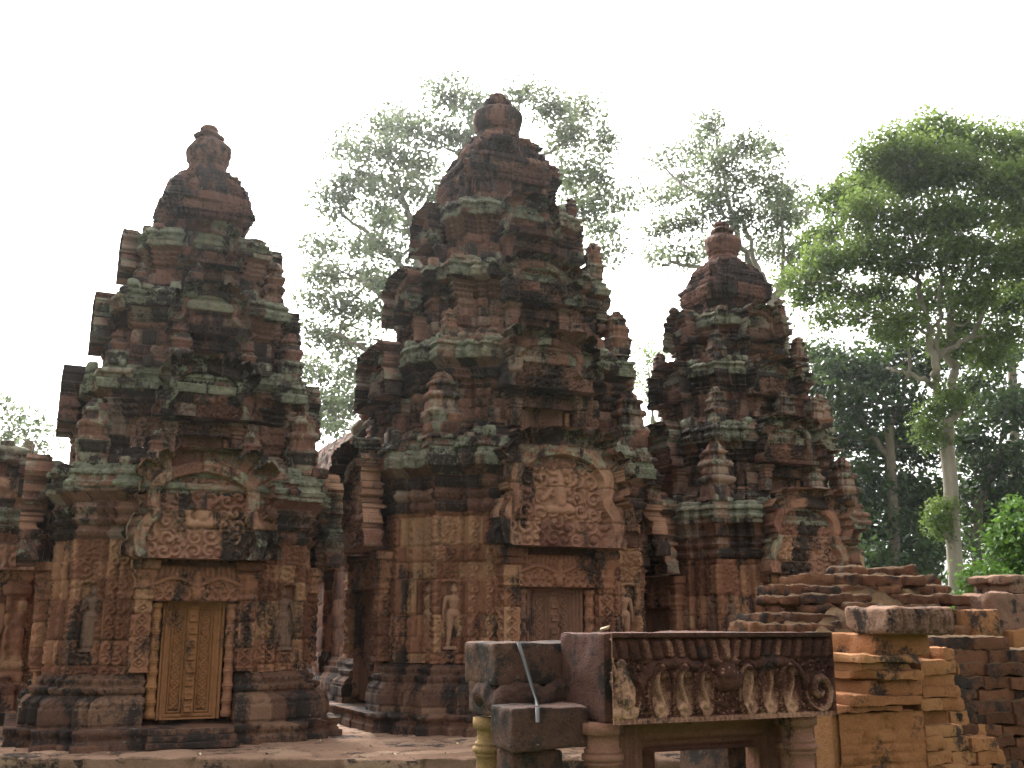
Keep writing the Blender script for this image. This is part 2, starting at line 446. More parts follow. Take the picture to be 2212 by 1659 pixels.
def bark(name, c0, c1, sc=6):
    m, t, b = nodes(name); geo = ND(t, 'ShaderNodeNewGeometry')
    mp = ND(t, 'ShaderNodeMapping'); mp.inputs['Scale'].default_value = (1, 1, .3); t.links.new(geo.outputs['Position'], mp.inputs[0])
    n = noise(t, mp.outputs[0], sc, 6, .65); t.links.new(ramp(t, n, [(.3, c0), (.7, c1)]).outputs[0], b.inputs['Base Color'])
    b.inputs['Roughness'].default_value = .9; b.inputs['Specular IOR Level'].default_value = .1
    bp = ND(t, 'ShaderNodeBump'); bp.inputs['Strength'].default_value = .6; bp.inputs['Distance'].default_value = .05
    t.links.new(n, bp.inputs['Height']); t.links.new(bp.outputs[0], b.inputs['Normal']); return m
M['bark'] = bark('pale_bark', (.13, .11, .085), (.27, .235, .185), 2.5)
M['barkdark'] = bark('brown_bark', (.10, .08, .06), (.22, .18, .13), 3)
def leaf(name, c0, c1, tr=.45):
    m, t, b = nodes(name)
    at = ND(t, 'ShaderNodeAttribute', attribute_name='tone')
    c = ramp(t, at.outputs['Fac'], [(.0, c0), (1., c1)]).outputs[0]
    t.links.new(c, b.inputs['Base Color']); b.inputs['Roughness'].default_value = .55; b.inputs['Specular IOR Level'].default_value = .25
    tl = ND(t, 'ShaderNodeBsdfTranslucent'); t.links.new(mixc(t, math_(t, 'ADD', .25, 0.), c, (.16, .22, .045)), tl.inputs[0])
    mx = ND(t, 'ShaderNodeMixShader'); mx.inputs[0].default_value = tr
    t.links.new(b.outputs[0], mx.inputs[1]); t.links.new(tl.outputs[0], mx.inputs[2])
    t.links.new(mx.outputs[0], t.nodes['Material Output'].inputs[0]); return m
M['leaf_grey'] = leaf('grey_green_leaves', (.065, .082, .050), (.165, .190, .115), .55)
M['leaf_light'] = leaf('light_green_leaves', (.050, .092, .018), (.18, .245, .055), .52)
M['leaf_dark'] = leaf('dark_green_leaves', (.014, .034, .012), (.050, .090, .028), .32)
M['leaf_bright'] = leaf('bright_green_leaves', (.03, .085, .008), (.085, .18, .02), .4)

def haze():
    m = bpy.data.materials.new('haze'); m.use_nodes = True; t = m.node_tree; t.nodes.remove(t.nodes['Principled BSDF'])
    v = t.nodes.new('ShaderNodeVolumePrincipled'); v.inputs['Color'].default_value = (.94, .97, 1, 1); v.inputs['Density'].default_value = HAZE; v.inputs['Anisotropy'].default_value = .8
    t.links.new(v.outputs[0], t.nodes['Material Output'].inputs['Volume'])
    x, y, z = (-70, 90), (-12, 95), (-1.8, 34)
    V = [(a, b, c) for a in x for b in y for c in z]
    Q = [(0, 1, 3, 2), (4, 6, 7, 5), (0, 4, 5, 1), (2, 3, 7, 6), (0, 2, 6, 4), (1, 5, 7, 3)]
    o = mesh_obj('haze', V, Q, m); tag(o, kind='stuff')
HAZE = .0003
if HAZE: haze()

# ------------------------------------------------------------------ temple towers
def plan_cross(a, w1, p1, wn=0, dn=.1):
    w2, p2 = w1 + .3 * (a - w1), p1 * .5
    base = [(-a, -a, 1), (-w2, -a, 1), (-w2, -a - p2, 1), (-w1, -a - p2, 1), (-w1, -a - p1, 1)]
    if wn: base += [(-wn, -a - p1, 0), (-wn, -a - p1 + dn, 0), (wn, -a - p1 + dn, 0), (wn, -a - p1, 1)]
    base += [(w1, -a - p1, 1), (w1, -a, 1)]
    base.insert(len(base) - 1, (w1, -a - p2, 1)); base.insert(len(base) - 1, (w2, -a - p2, 1)); base[-1] = (w2, -a, 1)
    out = []
    for k in range(4):
        c, s = [(1, 0), (0, 1), (-1, 0), (0, -1)][k]
        out += [(x * c - y * s, x * s + y * c, e) for x, y, e in base]
    return out

def seated(u, v, h):                              # small seated figure in a niche
    q = h
    return capsules(u, v, [(0, .82 * q, .12 * q, 0, .86 * q, .11 * q, .01), (0, .95 * q, .09 * q, 0, 1.08 * q, .03 * q, .01),
        (0, .40 * q, .17 * q, 0, .62 * q, .17 * q, .008), (-.3 * q, .16 * q, .12 * q, .3 * q, .16 * q, .12 * q, .012),
        (-.2 * q, .6 * q, .07 * q, -.33 * q, .25 * q, .06 * q, .01), (.2 * q, .6 * q, .07 * q, .33 * q, .25 * q, .06 * q, .01)])

def wall_relief(z0, z1, niche, seed, main, nper=13):
    def f(e, u, L, s, z, zn, tt):
        k = e % nper
        d = np.zeros(u.shape)
        wall = zn == 1
        pier = wall & ((k == 0) | (k == nper - 1)) & (L > .25)
        if main:
            bw = .095
            side = pier & (np.abs(u) > L / 2 - bw)
            ub = np.abs(u) - (L / 2 - bw / 2)
            d = np.where(side, .042 * scroll(ub, z, bw * .9, seed) - .018 * sstep(.006, .0, np.abs(np.abs(u) - (L / 2 - bw))), d)
            cen = pier & ~side
            nz0, nz1 = niche
            inn = cen & (z > nz0) & (z < nz1) & (np.abs(u) < .135)
            fo = .06 * curls(u, z, .115, seed)
            d = np.where(cen, fo - .030, d)
            arch = np.hypot(u / .135, np.maximum(z - (nz1 - .12), 0) / .12)
            d = np.where(inn & (arch < 1), -.075, d)
            d = np.where(cen & (np.abs(arch - 1.1) < .12) & (z > nz1 - .12), .02, d)
        else:
            q = (z1 - z0)
            fig = seated(u, z - z0 - .02, q * .62)
            nich = (np.abs(u) < L * .28) & (z < z0 + q * .8)
            d = np.where(pier, np.where(nich, -.035 + np.where(fig > 0, fig * .9 + .01, 0), .045 * curls(u, z, .085, seed) - .02), d)
        band = wall & ((k == 2) | (k == nper - 3) | (k == 4) | (k == nper - 5))
        d = np.where(band & (L < .6), .040 * scroll(np.mod(u + .075, .15) - .075, z, .14, seed + 5) - .01, d)
        m = zn == 2
        d = np.where(m, .022 * petals(s, tt, .066) - .008, d)
        m = zn == 3
        d = np.where(m, .03 * curls(s, z, .085, seed + 9) - .012, d)
        m = zn == 5
        d = np.where(m, .02 * petals(s, tt, .11), d)
        return d
    return f

def base_prof(z0, z1, sc, first=.24):
    h = z1 - z0
    pts = [(0, 1, 0, .35), (.36, 1, 0, .45), (.38, .93, 3, .4), (.46, .90, 2, .4), (.58, .62, 0, .4), (.60, .55, 0, .3), (.64, .55, 2, .4), (.74, .60, 0, .35),
           (.76, .28, 0, .2), (.82, .26, 2, .4), (.90, .30, 0, .3), (.92, .12, 0, .2), (.96, .10, 0, .2), (1, .02, 0, .2)]
    return [(z0 + a * h, b * first * sc, c, d) for a, b, c, d in pts]
def cap_prof(z0, z1, z2, oc):
    """capital mouldings z0..z1, cornice z1..z2 overhanging by oc, then a ledge inwards"""
    h = z1 - z0; g = z2 - z1
    p = [(z0, 0, 0, .1), (z0 + .06 * h, .02, 2, .1), (z0 + .17 * h, .05, 0, .15), (z0 + .2 * h, .02, 0, .1), (z0 + .28 * h, .02, 2, .15), (z0 + .42 * h, .075, 0, .2),
         (z0 + .45 * h, .03, 0, .1), (z0 + .54 * h, .03, 2, .15), (z0 + .68 * h, .085, 0, .2), (z0 + .71 * h, .05, 0, .05), (z0 + .84 * h, .06, 0, .05), (z0 + .98 * h, oc * .82, 0, .05),
         (z1, oc, 3, .75), (z1 + .36 * g, oc + .012, 0, .85), (z1 + .40 * g, oc - .03, 3, .8), (z1 + .58 * g, oc - .035, 0, .85), (z1 + .61 * g, oc - .005, 2, .8),
         (z1 + .78 * g, oc - .015, 0, .85), (z1 + .80 * g, oc - .06, 3, .8), (z2, oc - .07, 4, .8), (z2 + .03, -.05, 4, .6), (z2 + .04, -.22, 4, .6)]
    return p

def devata_relief(u, v, male):
    L = [(0, .905, .062, 0, .925, .055, .012), (0, .965, .05, 0, 1.02, .022, .012), (0, .85, .034, 0, .84, .034, .01),
         (-.085, .775, .055, .085, .775, .055, .01), (0, .74, .10, 0, .62, .072, .01), (-.03, .52, .09, .03, .52, .09, .012),
         (-.125, .78, .042, -.165, .60, .034, .008), (.125, .78, .042, .165, .60, .034, .008), (.165, .60, .033, .185, .43, .026, .006), (.185, .43, .03, .185, .38, .02, .006)]
    if male:
        L += [(-.165, .60, .033, -.17, .45, .026, .006), (-.055, .5, .075, -.065, .28, .055, .01), (-.065, .28, .05, -.075, .04, .036, .008), (.055, .5, .075, .065, .28, .055, .01), (.065, .28, .05, .075, .04, .036, .008)]
    else:
        L += [(-.165, .60, .033, -.07, .70, .026, .012), (-.05, .5, .085, -.085, .06, .075, .008), (.05, .5, .085, .085, .06, .075, .008), (0, .5, .09, 0, .07, .09, .004), (-.045, .70, .042, -.045, .71, .042, .03), (.045, .70, .042, .045, .71, .042, .03)]
    L += [(-.085, .03, .04, -.09, .02, .04, .02), (.085, .03, .04, .09, .02, .04, .02)]
    return capsules(u, v, L)

def devata(parent, x, y, z0, h, male, mat, label, res=.008):
    U, V = grid(-.21, .21, -.06, 1.08, res / h)
    H = devata_relief(U * .86, V, male)
    m = (H > .002) | (V < .0) & (np.abs(U) < .2)
    H = np.where(V < 0, .09, H * 1.25 + .01)
    o = relief_mesh('devata_figure', U * h, V * h, H * h, m, mat, parent, back=.01, er=.003, seed=int(x * 100) % 97)
    o.location = (x, y, z0)
    if label: o['label'] = label
    return o

def arch_x(v):                                     # inner outline of the pediment arch, half width for a height 0..1
    pv = [0, .08, .17, .26, .34, .42, .50, .58, .65, .71, .755, .78]; pxx = [.57, .65, .68, .64, .55, .52, .55, .55, .49, .38, .2, .0]
    return np.interp(v, pv, pxx), np.array(pv), np.array(pxx)

def pediment(name, W_, H_, seed, mat, parent, res=.014, back=.22):
    U, V = grid(-W_, W_, 0, H_, res)
    un, vn = np.abs(U) / W_, V / H_
    ax, pv, pxx = arch_x(vn)
    inside = (un < ax) & (vn < .78)
    # distance to the arch line
    vs = np.linspace(0, .78, 90); xs = np.interp(vs, pv, pxx)
    X, Y = xs * W_, vs * H_
    D = np.full(U.shape, 9.0); SS = np.zeros(U.shape); cs = np.concatenate([[0], np.cumsum(np.hypot(np.diff(X), np.diff(Y)))])
    for i in range(len(X)):
        d = np.hypot(np.abs(U) - X[i], V - Y[i]); m = d < D
        D = np.where(m, d, D); SS = np.where(m, cs[i], SS)
    bw = .155 * W_
    band = ~inside & (D < bw)
    k = H_ / 1.25
    # tympanum: carved foliage with a seated figure
    tym = .08 * curls(U, V, .14 * k + .015, seed, 2) + np.where(vn < .3, .012 * np.cos(U / W_ * 14), 0)
    tym = np.maximum(tym, capsules(U, V - .30 * H_, [(0, .26 * H_, .05 * k, 0, .30 * H_, .03 * k, .03), (0, .08 * H_, .075 * k, 0, .19 * H_, .075 * k, .03), (-.13 * k, .03, .05 * k, .13 * k, .03, .05 * k, .04),
          (-.09 * k, .19 * H_, .03 * k, -.2 * k, .1 * H_, .03 * k, .03), (.09 * k, .19 * H_, .03 * k, .2 * k, .27 * H_, .03 * k, .03)]))
    tym = tym * sstep(0.0, .06, .775 - vn)
    # frame band: raised rims and scales
    bb = D / bw
    prof = .08 + .045 * k + .03 * np.sin(np.clip(bb, 0, 1) * pi) + .016 * (sstep(.14, .05, np.abs(bb - .08)) + sstep(.14, .05, np.abs(bb - .93)))
    prof = prof + .014 * np.cos(SS / .055 + np.where(bb < .5, 1.5, 0)) * sstep(.15, .3, bb) * sstep(.85, .7, bb)
    # flames on the outside
    outer = ~inside & ~band
    ex = D - bw
    nfl = .115 * k + .02
    sfl = SS / nfl; fl = np.abs((sfl % 1) - .5) * 2
    flen = (.17 + .12 * sstep(.5, .78, vn)) * W_ * (.35 + .65 * (1 - fl ** 1.6)) * (.8 + .4 * hsh(np.floor(sfl), np.sign(U) + 2, 0, seed))
    leafm = outer & (ex < flen) & (V < H_ * .995) & (vn > .34)
    lh = .075 * (1 - .45 * ex / np.maximum(flen, .01)) + .02 * np.cos(fl * 5) * sstep(0, .3, ex / np.maximum(flen, .01))
    # naga heads at the feet
    cx, cy = .70 * W_, .02 * H_
    dx, dy = np.abs(U) - cx, V - cy
    rr = np.hypot(dx, dy); th = np.arctan2(dy, dx)
    lob = np.abs(np.cos((th - .25) * 3.1))
    Rm = W_ * (.30 + .22 * sstep(.2, 1.5, th)) * (.74 + .26 * lob)
    nag = outer & (rr < Rm) & (dy > -.02) & (th < 2.2) & (np.abs(U) < W_ * .985)
    nh = .10 + .03 * lob * sstep(.2, .7, rr / Rm) - .04 * sstep(.6, 1, rr / Rm) + .02 * np.cos(rr / W_ * 40)
    H = np.where(inside, .0 + tym, np.where(band, prof, np.where(nag, nh, np.where(leafm, lh, 0))))
    mask = inside | band | nag | leafm
    bd, tone = masonry(U + 5, V + .03, seed, .27 * k + .03, .46 * k, .014, max(.011, res * .7), .025)
    H = H + bd
    H = H - .05 * (np.where(hsh(np.floor(U / .22 + .3), np.floor(V / .2), 3, seed) < .05, 1, 0))
    lich = np.where(inside, .12, .5)
    if parent is None: return None
    return relief_mesh(name, U, V, H + .03, mask, mat, parent, back=back, tone=tone, lich=lich, er=.009, seed=seed)

def garland(U, V, w, h, seed):
    un = np.abs(U) / w; vn = V / h
    y0 = .56 + .10 * np.cos(un * 2 * pi * 1.0 + pi)
    H = .045 * curls(U, V, h * .24, seed)
    H = np.where(vn > .72, .03 * petals(U + vn * .05 * np.sign(U), (vn - .72) / .28, .06), H)
    H = np.maximum(H, .06 * sstep(.10, .03, np.abs(vn - y0)))
    for c in (.22, .40, .58, .78):
        dx = (un - c) * w; dy = V - .22 * h
        r = np.hypot(dx, dy * .75) / (h * .2)
        H = np.maximum(H, .05 * sstep(1.1, .8, r) * (.5 + .5 * np.cos(np.arctan2(dy, dx) - r * 7)))
    fig = capsules(U, V, [(0, .78 * h, .05 * h * 2, 0, .8 * h, .09 * h, .03), (0, .45 * h, .12 * h, 0, .65 * h, .11 * h, .03), (-.15 * h, .34 * h, .08 * h, .15 * h, .34 * h, .08 * h, .03), (0, .14 * h, .14 * h, 0, .2 * h, .15 * h, .02)])
    return np.maximum(H, fig)

def lintel_panel(name, w, h, mat, parent, res, seed, out=.04):
    U, V = grid(-w, w, 0, h, res)
    H = garland(U, V, w, h, seed) + out
    return relief_mesh(name, U, V, H, np.ones(U.shape, bool), mat, parent, back=.12, er=.005, seed=seed, lich=.1 + 0 * U, tone=.5 + 0 * U)

def door_panel(name, wl, hl, fr, mat, parent, res):
    U, V = grid(-wl - fr, wl + fr, -fr * .5, hl + fr, res)
    d = np.maximum(np.abs(U) - wl, np.maximum(V - hl, -V))
    steps = np.select([d < -.0, d < fr * .28, d < fr * .33, d < fr * .62, d < fr * .68], [0, .045, .02, .085, .055], .115)
    cs = wl * .17
    lu = np.abs(U) - cs; lw = wl - cs
    de = np.minimum(np.minimum(lu, lw - lu), np.minimum(V, hl - V))
    leafh = np.select([de < .02 * 1, de < .03, de < .05, de < .06], [.05, .0, .035, -.01], .0)
    leafh = np.where(de >= .06, .004 + .022 * lozenge(lu - lw / 2, V, max(.03, lw - .11)), leafh)
    strip = np.abs(U) < cs
    pb = hl / 8.5; vb = np.abs(((V / pb) % 1) - .5)
    sth = np.where(vb < .27, .115, .065) - np.where((vb < .18) & (np.abs(U) < cs * .55), .02, 0)
    H = np.where(d > 0, steps, np.where(strip, sth, leafh))
    return relief_mesh(name, U, V, H, np.ones(U.shape, bool), mat, parent, back=.05, er=.004, seed=3, lich=0 * U, tone=.5 + 0 * V)

COLPROF = []
def colonnette_prof(h, r):
    p = [(0, r * 1.25), (.05 * h, r * 1.25), (.055 * h, r)]
    for c in (.14, .27, .40, .5, .62, .75, .88):
        for dz, k in ((-.030, 1.0), (-.026, 1.14), (-.018, 1.14), (-.015, 1.05), (-.010, 1.28), (.008, 1.28), (.012, 1.06), (.017, 1.14), (.025, 1.14), (.029, 1.0)):
            p.append(((c + dz) * h, r * k))
    p += [(.955 * h, r), (.96 * h, r * 1.3), (h, r * 1.3)]
    return p

def antefix_mesh(parent, mat, h, w, seed, res=.022):
    k = w
    pl = plan_cross(k, k * .62, k * .14)
    P = [(0, .02, 0, .4), (.05, .02, 0, .4), (.06, -.0, 1, .4), (.30, 0, 0, .3), (.32, .12, 0, .4), (.37, .15, 3, .5), (.40, .02, 0, .4), (.42, -.14, 0, .3), (.55, -.16, 0, .3), (.57, -.02, 0, .4), (.62, .0, 3, .5),
         (.67, -.12, 0, .4), (.68, -.34, 0, .3), (.77, -.36, 0, .3), (.79, -.2, 0, .4), (.84, -.22, 0, .4), (.87, -.45, 0, .3), (.93, -.5, 0, .3), (.95, -.62, 0, .3), (1.0, -.8, 0, .3)]
    prof = [(a * h, b * k * .9, c, d) for a, b, c, d in P]
    def rel(e, u, L, s, z, zn, tt):
        d = np.where((zn == 1) & (np.abs(u) < L * .3), -.02, 0)
        return d
    return loft_obj('corner_antefix', mat, parent, pl, prof, res, seed, rel, jit=.01, er=.02, ch=h * .2, bl=.3, cap=True)

def crest(a, w1, p1, z, seed, hmax, dens=1.0):
    """weathered upstanding stones along the top edge of a cornice"""
    rg = random.Random(seed); mb = MB()
    for (th, n) in ((0, 1), (-pi / 2, 1), (pi / 2, 1)):
        c, s = cos(th), sin(th)
        x = -a
        while x < a:
            w = rg.uniform(.09, .24)
            out = a + (p1 if abs(x + w / 2) < w1 else 0) - rg.uniform(.03, .09)
            if rg.random() < .72 * dens:
                h = rg.uniform(.25, 1) * hmax * (1.3 if abs(x + w / 2) < w1 else .9)
                px_, py_ = x + w / 2, -out
                mbz = z + h / 2 - .02
                rock(mb, (px_ * c - py_ * s, px_ * s + py_ * c, mbz), (w * .95, .13, h), rg.randint(0, 9999), th, .03, .03, 5, 9, lich=.75, tilt=(rg.uniform(-.08, .08), rg.uniform(-.08, .08)))
            x += w
    return mb

def put_face(o, th):
    c = o.copy(); COL.objects.link(c); c.parent = o.parent; c.rotation_euler = (0, 0, th)
    x, y, z = o.location
    c.location = (x * cos(th) - y * sin(th), x * sin(th) + y * cos(th), z)
    return c

def facade(st, L, seed, res, doormat, dm2, main, sides=(-pi / 2, pi / 2)):
    """false door, colonnettes, pilasters, lintel, pediment on the front and their copies on the sides; children of the storey st"""
    a, p1, wn = L['a'], L['p1'], L['wn']
    yp = -(a + p1)
    made = []
    fr = L['fr']; wl = L['wl']
    d = door_panel('false_door', wl, L['zl0'] - L['zd0'] - fr * .75, fr, doormat, st, res * .62); d.location = (0, yp + .085, L['zd0'] + .02)
    made.append(d)
    if L['a'] > .8:
        r = L['rc']
        for sg in (-1, 1):
            V, Q, T = lathe(colonnette_prof(L['zl0'] - L['zd0'] - .02, r), 20, .004, 3)
            c = mesh_obj('colonnette', V, Q, doormat if sg < 0 else M['lower'], st, T, tone=np.full(len(V), .6)); c.location = (sg * L['xc'], yp - .045, L['zd0']); made.append(c)
    # pilasters
    for sg in (-1, 1):
        hw = L['pw']; hd = hw * (.85 if main else 1.7)
        zb, zt = L['zpil'], L['zl1'] + L['gap']; q = zt - zb; ck = L['capk'] * q
        prof = [(zb, .02, 0, .2), (zb + .03 * q, .02, 0, .2), (zb + .045 * q, 0, 1, .15), (zt - ck, 0, 0, .2), (zt - .98 * ck, .015, 2, .2), (zt - .9 * ck, .03, 0, .2), (zt - .88 * ck, .008, 0, .1), (zt - .8 * ck, .01, 2, .2),
                (zt - .68 * ck, .04, 0, .2), (zt - .66 * ck, .015, 0, .1), (zt - .48 * ck, .02, 2, .2), (zt - .34 * ck, .065, 0, .3), (zt - .32 * ck, .03, 0, .2), (zt - .25 * ck, .035, 0, .3), (zt - .22 * ck, .08, 3, .4), (zt, .085, 4, .4)]
        prof = [(z_, o_ * hw / .085 * .8, zn, lc) for z_, o_, zn, lc in prof]
        def rel(e, u, Ld, s, z, zn, tt, hw=hw):
            dd = np.where((zn == 1) & (np.abs(u) < hw * .72), .032 * lozenge(u, z, hw * 1.5) * (hw / .085), 0)
            dd = np.where((zn == 1) & (np.abs(np.abs(u) - hw * .86) < hw * .1), .006, dd)
            return np.where(zn == 2, .008 * petals(s, tt, .045), dd)
        pl = [(-hw, -hd, 1), (hw, -hd, 1), (hw, hd, 1), (-hw, hd, 1)]
        V, Q, T, tn, lc = loft(pl, prof, res * .8, seed + 40 + int(sg), rel, jit=.004, er=.004, ch=.36, bl=.6, cap=True)
        o = mesh_obj('pilaster', V, Q, M['lower'] if main else M['upper'], st, T, tn, lc)
        o.location = (sg * L['xp'], yp - hd * (.9 if main else .75), 0); made.append(o)
    l = lintel_panel('carved_lintel', wn + .03, L['zl1'] - L['zl0'], M['lower'] if main else M['upper'], st, res * .62, seed + 3)
    l.location = (0, yp - L['lout'], L['zl0']); made.append(l)
    p = pediment('pediment', L['Wp'], L['zp1'] - L['zl1'] - L['gap'], seed + 11, M['cornice'] if not main else M['pedi'], st, res * .72, back=L['oc'] + .16)
    p.location = (0, yp - L['oc'] + (.075 if main else .11), L['zl1'] + L['gap'] + .01); made.append(p)
    for o in made:
        for th in sides:
            c = put_face(o, th)
            if o.name.startswith('false_door'):
                c.data = c.data.copy(); c.data.materials.clear(); c.data.materials.append(dm2)
M['pedi'] = stone('pediment_stone', [(.10, .045, .032), (.20, .095, .062), (.27, .14, .09), (.34, .20, .12)], lich_amt=.5, dark=.46)

def antefix_on(st, proto, spots):
    """copies of one antefix mesh on a storey: (x, y, z, rz, scale, lean)"""
    for i, (x, y, z, rz, sc, lean) in enumerate(spots):
        o = proto if i == 0 and not proto.get('used') else proto.copy()
        if o is not proto: COL.objects.link(o)
        else: proto['used'] = 1
        o.parent = st; o.location = (x, y, z); o.rotation_euler = (lean, lean * .5, rz); o.scale = (sc, sc, sc)

def tower(name, label, loc, G, seed, res, doormat, devs, anteset, lean=0.0, male=False, dm2=None):
    root = empty(name, loc); tag(root, label, 'temple tower', 'sanctuary towers of the temple'); root.rotation_euler = (0, lean, 0)
    g = G
    # stepped plinth and steps
    a, w1, p1 = g['a0'], g['w1'], g['p1']
    pl = plan_cross(a, w1 + .08, p1 + .07)
    prof = [(g['zpl0'], g['opl'], 0, .3), (g['zpl'] * .45 + g['zpl0'] * .55, g['opl'], 0, .4), (g['zpl'] * .55 + g['zpl0'] * .45, g['opl'] - .03, 0, .3), (g['zpl'] * .75 + g['zpl0'] * .25, g['opl'] - .01, 2, .3), (g['zpl'], g['opl'], 4, .4), (g['zpl'] + .005, .05, 4, .4), (g['zpl'] + .006, -.3, 4, .4)]
    rel = lambda e, u, L, s, z, zn, tt: np.where(zn == 2, .008 * petals(s, tt, .07), 0)
    loft_obj('plinth', M['base'], root, pl, prof, res * 1.2, seed + 1, rel, jit=.02, er=.014, ch=.5, bl=.5)
    mb = MB()
    ys = -(a + p1 + .07 + g['opl'])
    for k in range(3):
        zt = g['zpl'] * (3 - k) / 3.0; hh = g['zpl'] / 3.0
        rock(mb, (0, ys - .02 - .10 * k + .1, zt - hh / 2 - .006), (.92 + .03 * k, .34, hh), seed + k, 0, .015, .012, 12, 7, lich=.25)
    mb.build('steps', M['base'], root)
    # storeys
    levels = g['levels']
    for li, L in enumerate(levels):
        main = li == 0
        A = L['a']; wn = L['wn']
        plan = plan_cross(A, L['w1'], L['p1'], wn)
        plan2 = plan_cross(A, L['w1'], L['p1'])
        wm = M['lower'] if main else M['upper']
        rf = wall_relief(L['zw0'], L['zw1'], L.get('niche', (0, 0)), seed + li * 7, main)
        st = loft_obj('storey', wm, root, plan, [(L['zw0'], 0, 1, .12), (L['zw1'], 0, 0, .2)], res, seed + 10 + li, rf, jit=.012 if main else .022, er=.008 if main else .014, ch=.30 if main else .2, bl=.5 if main else .34, lost=.02 if main else .06)
        loft_obj('base_moulding', M['base'] if main else M['upper'], st, plan, base_prof(L['zb0'], L['zw0'], L['bs']), res, seed + 20 + li, rf, jit=.008 if main else .016, er=.008, ch=.28 if main else .2, bl=.5 if main else .36, lost=0 if main else .06)
        rf2 = wall_relief(L['zw0'], L['zw1'], (0, 0), seed + li * 5, main, 9)
        mb = crest(A + L['oc'] - .07, L['w1'] + .1, L['p1'], L['zc1'], seed + 60 + li, L['ch'])
        V, Q, T, tn, lc = loft(plan2, cap_prof(L['zw1'], L['zc0'], L['zc1'], L['oc']), res, seed + 30 + li, rf2, jit=.018 if main else .026, er=.015, ch=.22, bl=.44, lost=.02 if main else .06)
        mb.add(V, Q, T, tn, lc); mb.build('cornice', M['cornice'], st)
        facade(st, L, seed + li * 13, res, doormat if main else M['doordark'], (dm2 or doormat) if main else M['doordark'], main)
        if main:
            for (fx, th) in devs:
                zz = L['niche'][0]
                o = devata(st, fx, -A + .072, zz + .06, L['niche'][1] - L['niche'][0] - .10, male, M['figure'] if male else M['figuredark'], None)
                if th: 
                    x, y, z = o.location; o.location = (x * cos(th) - y * sin(th), x * sin(th) + y * cos(th), z); o.rotation_euler = (0, 0, th)
        sp = anteset.get(li)
        if sp:
            pr = antefix_mesh(st, M['upper'], L['ah'], L['aw'], seed + 70 + li)
            R = A + L['oc'] - .04 - L['aw'] * .7
            antefix_on(st, pr, [(x * R, y * R, L['zc1'] + .0, rz, s, ln) for x, y, rz, s, ln in sp])
    # bell-shaped top storey and finial
    B = g['bell']; A = B['a']
    plan = plan_cross(A, A * .66, A * .10)
    pr = [(z, r - A, zn, .25) for z, r, zn in B['prof']]
    rel = lambda e, u, L, s, z, zn, tt: np.where(zn == 2, .03 * petals(s, tt, .09), np.where(zn == 1, -.05 * (np.cos(s * 26) > .2) + .03 * curls(s, z, .08, seed), np.where(zn == 5, .05 * curls(s, z, .1, seed) - .02, 0)))
    bl = loft_obj('bell_top', M['finial'], root, plan, pr, res, seed + 90, rel, jit=.03, er=.025, ch=.17, bl=.3, lost=.10, cap=True)
    V, Q, T = lathe([(z0 + (z1 - z0) * q / 3, r0 + (r1 - r0) * q / 3) for (z0, r0), (z1, r1) in zip(g['finial'][:-1], g['finial'][1:]) for q in range(3)] + [g['finial'][-1]], 64, .05, seed, ribs=16, ramp=.018)
    f = mesh_obj('finial', V, Q, M['finial'], root, T, tone=np.full(len(V), .55), lich=np.full(len(V), .3)); f.location = g.get('fshift', (0, 0, 0))
    return root

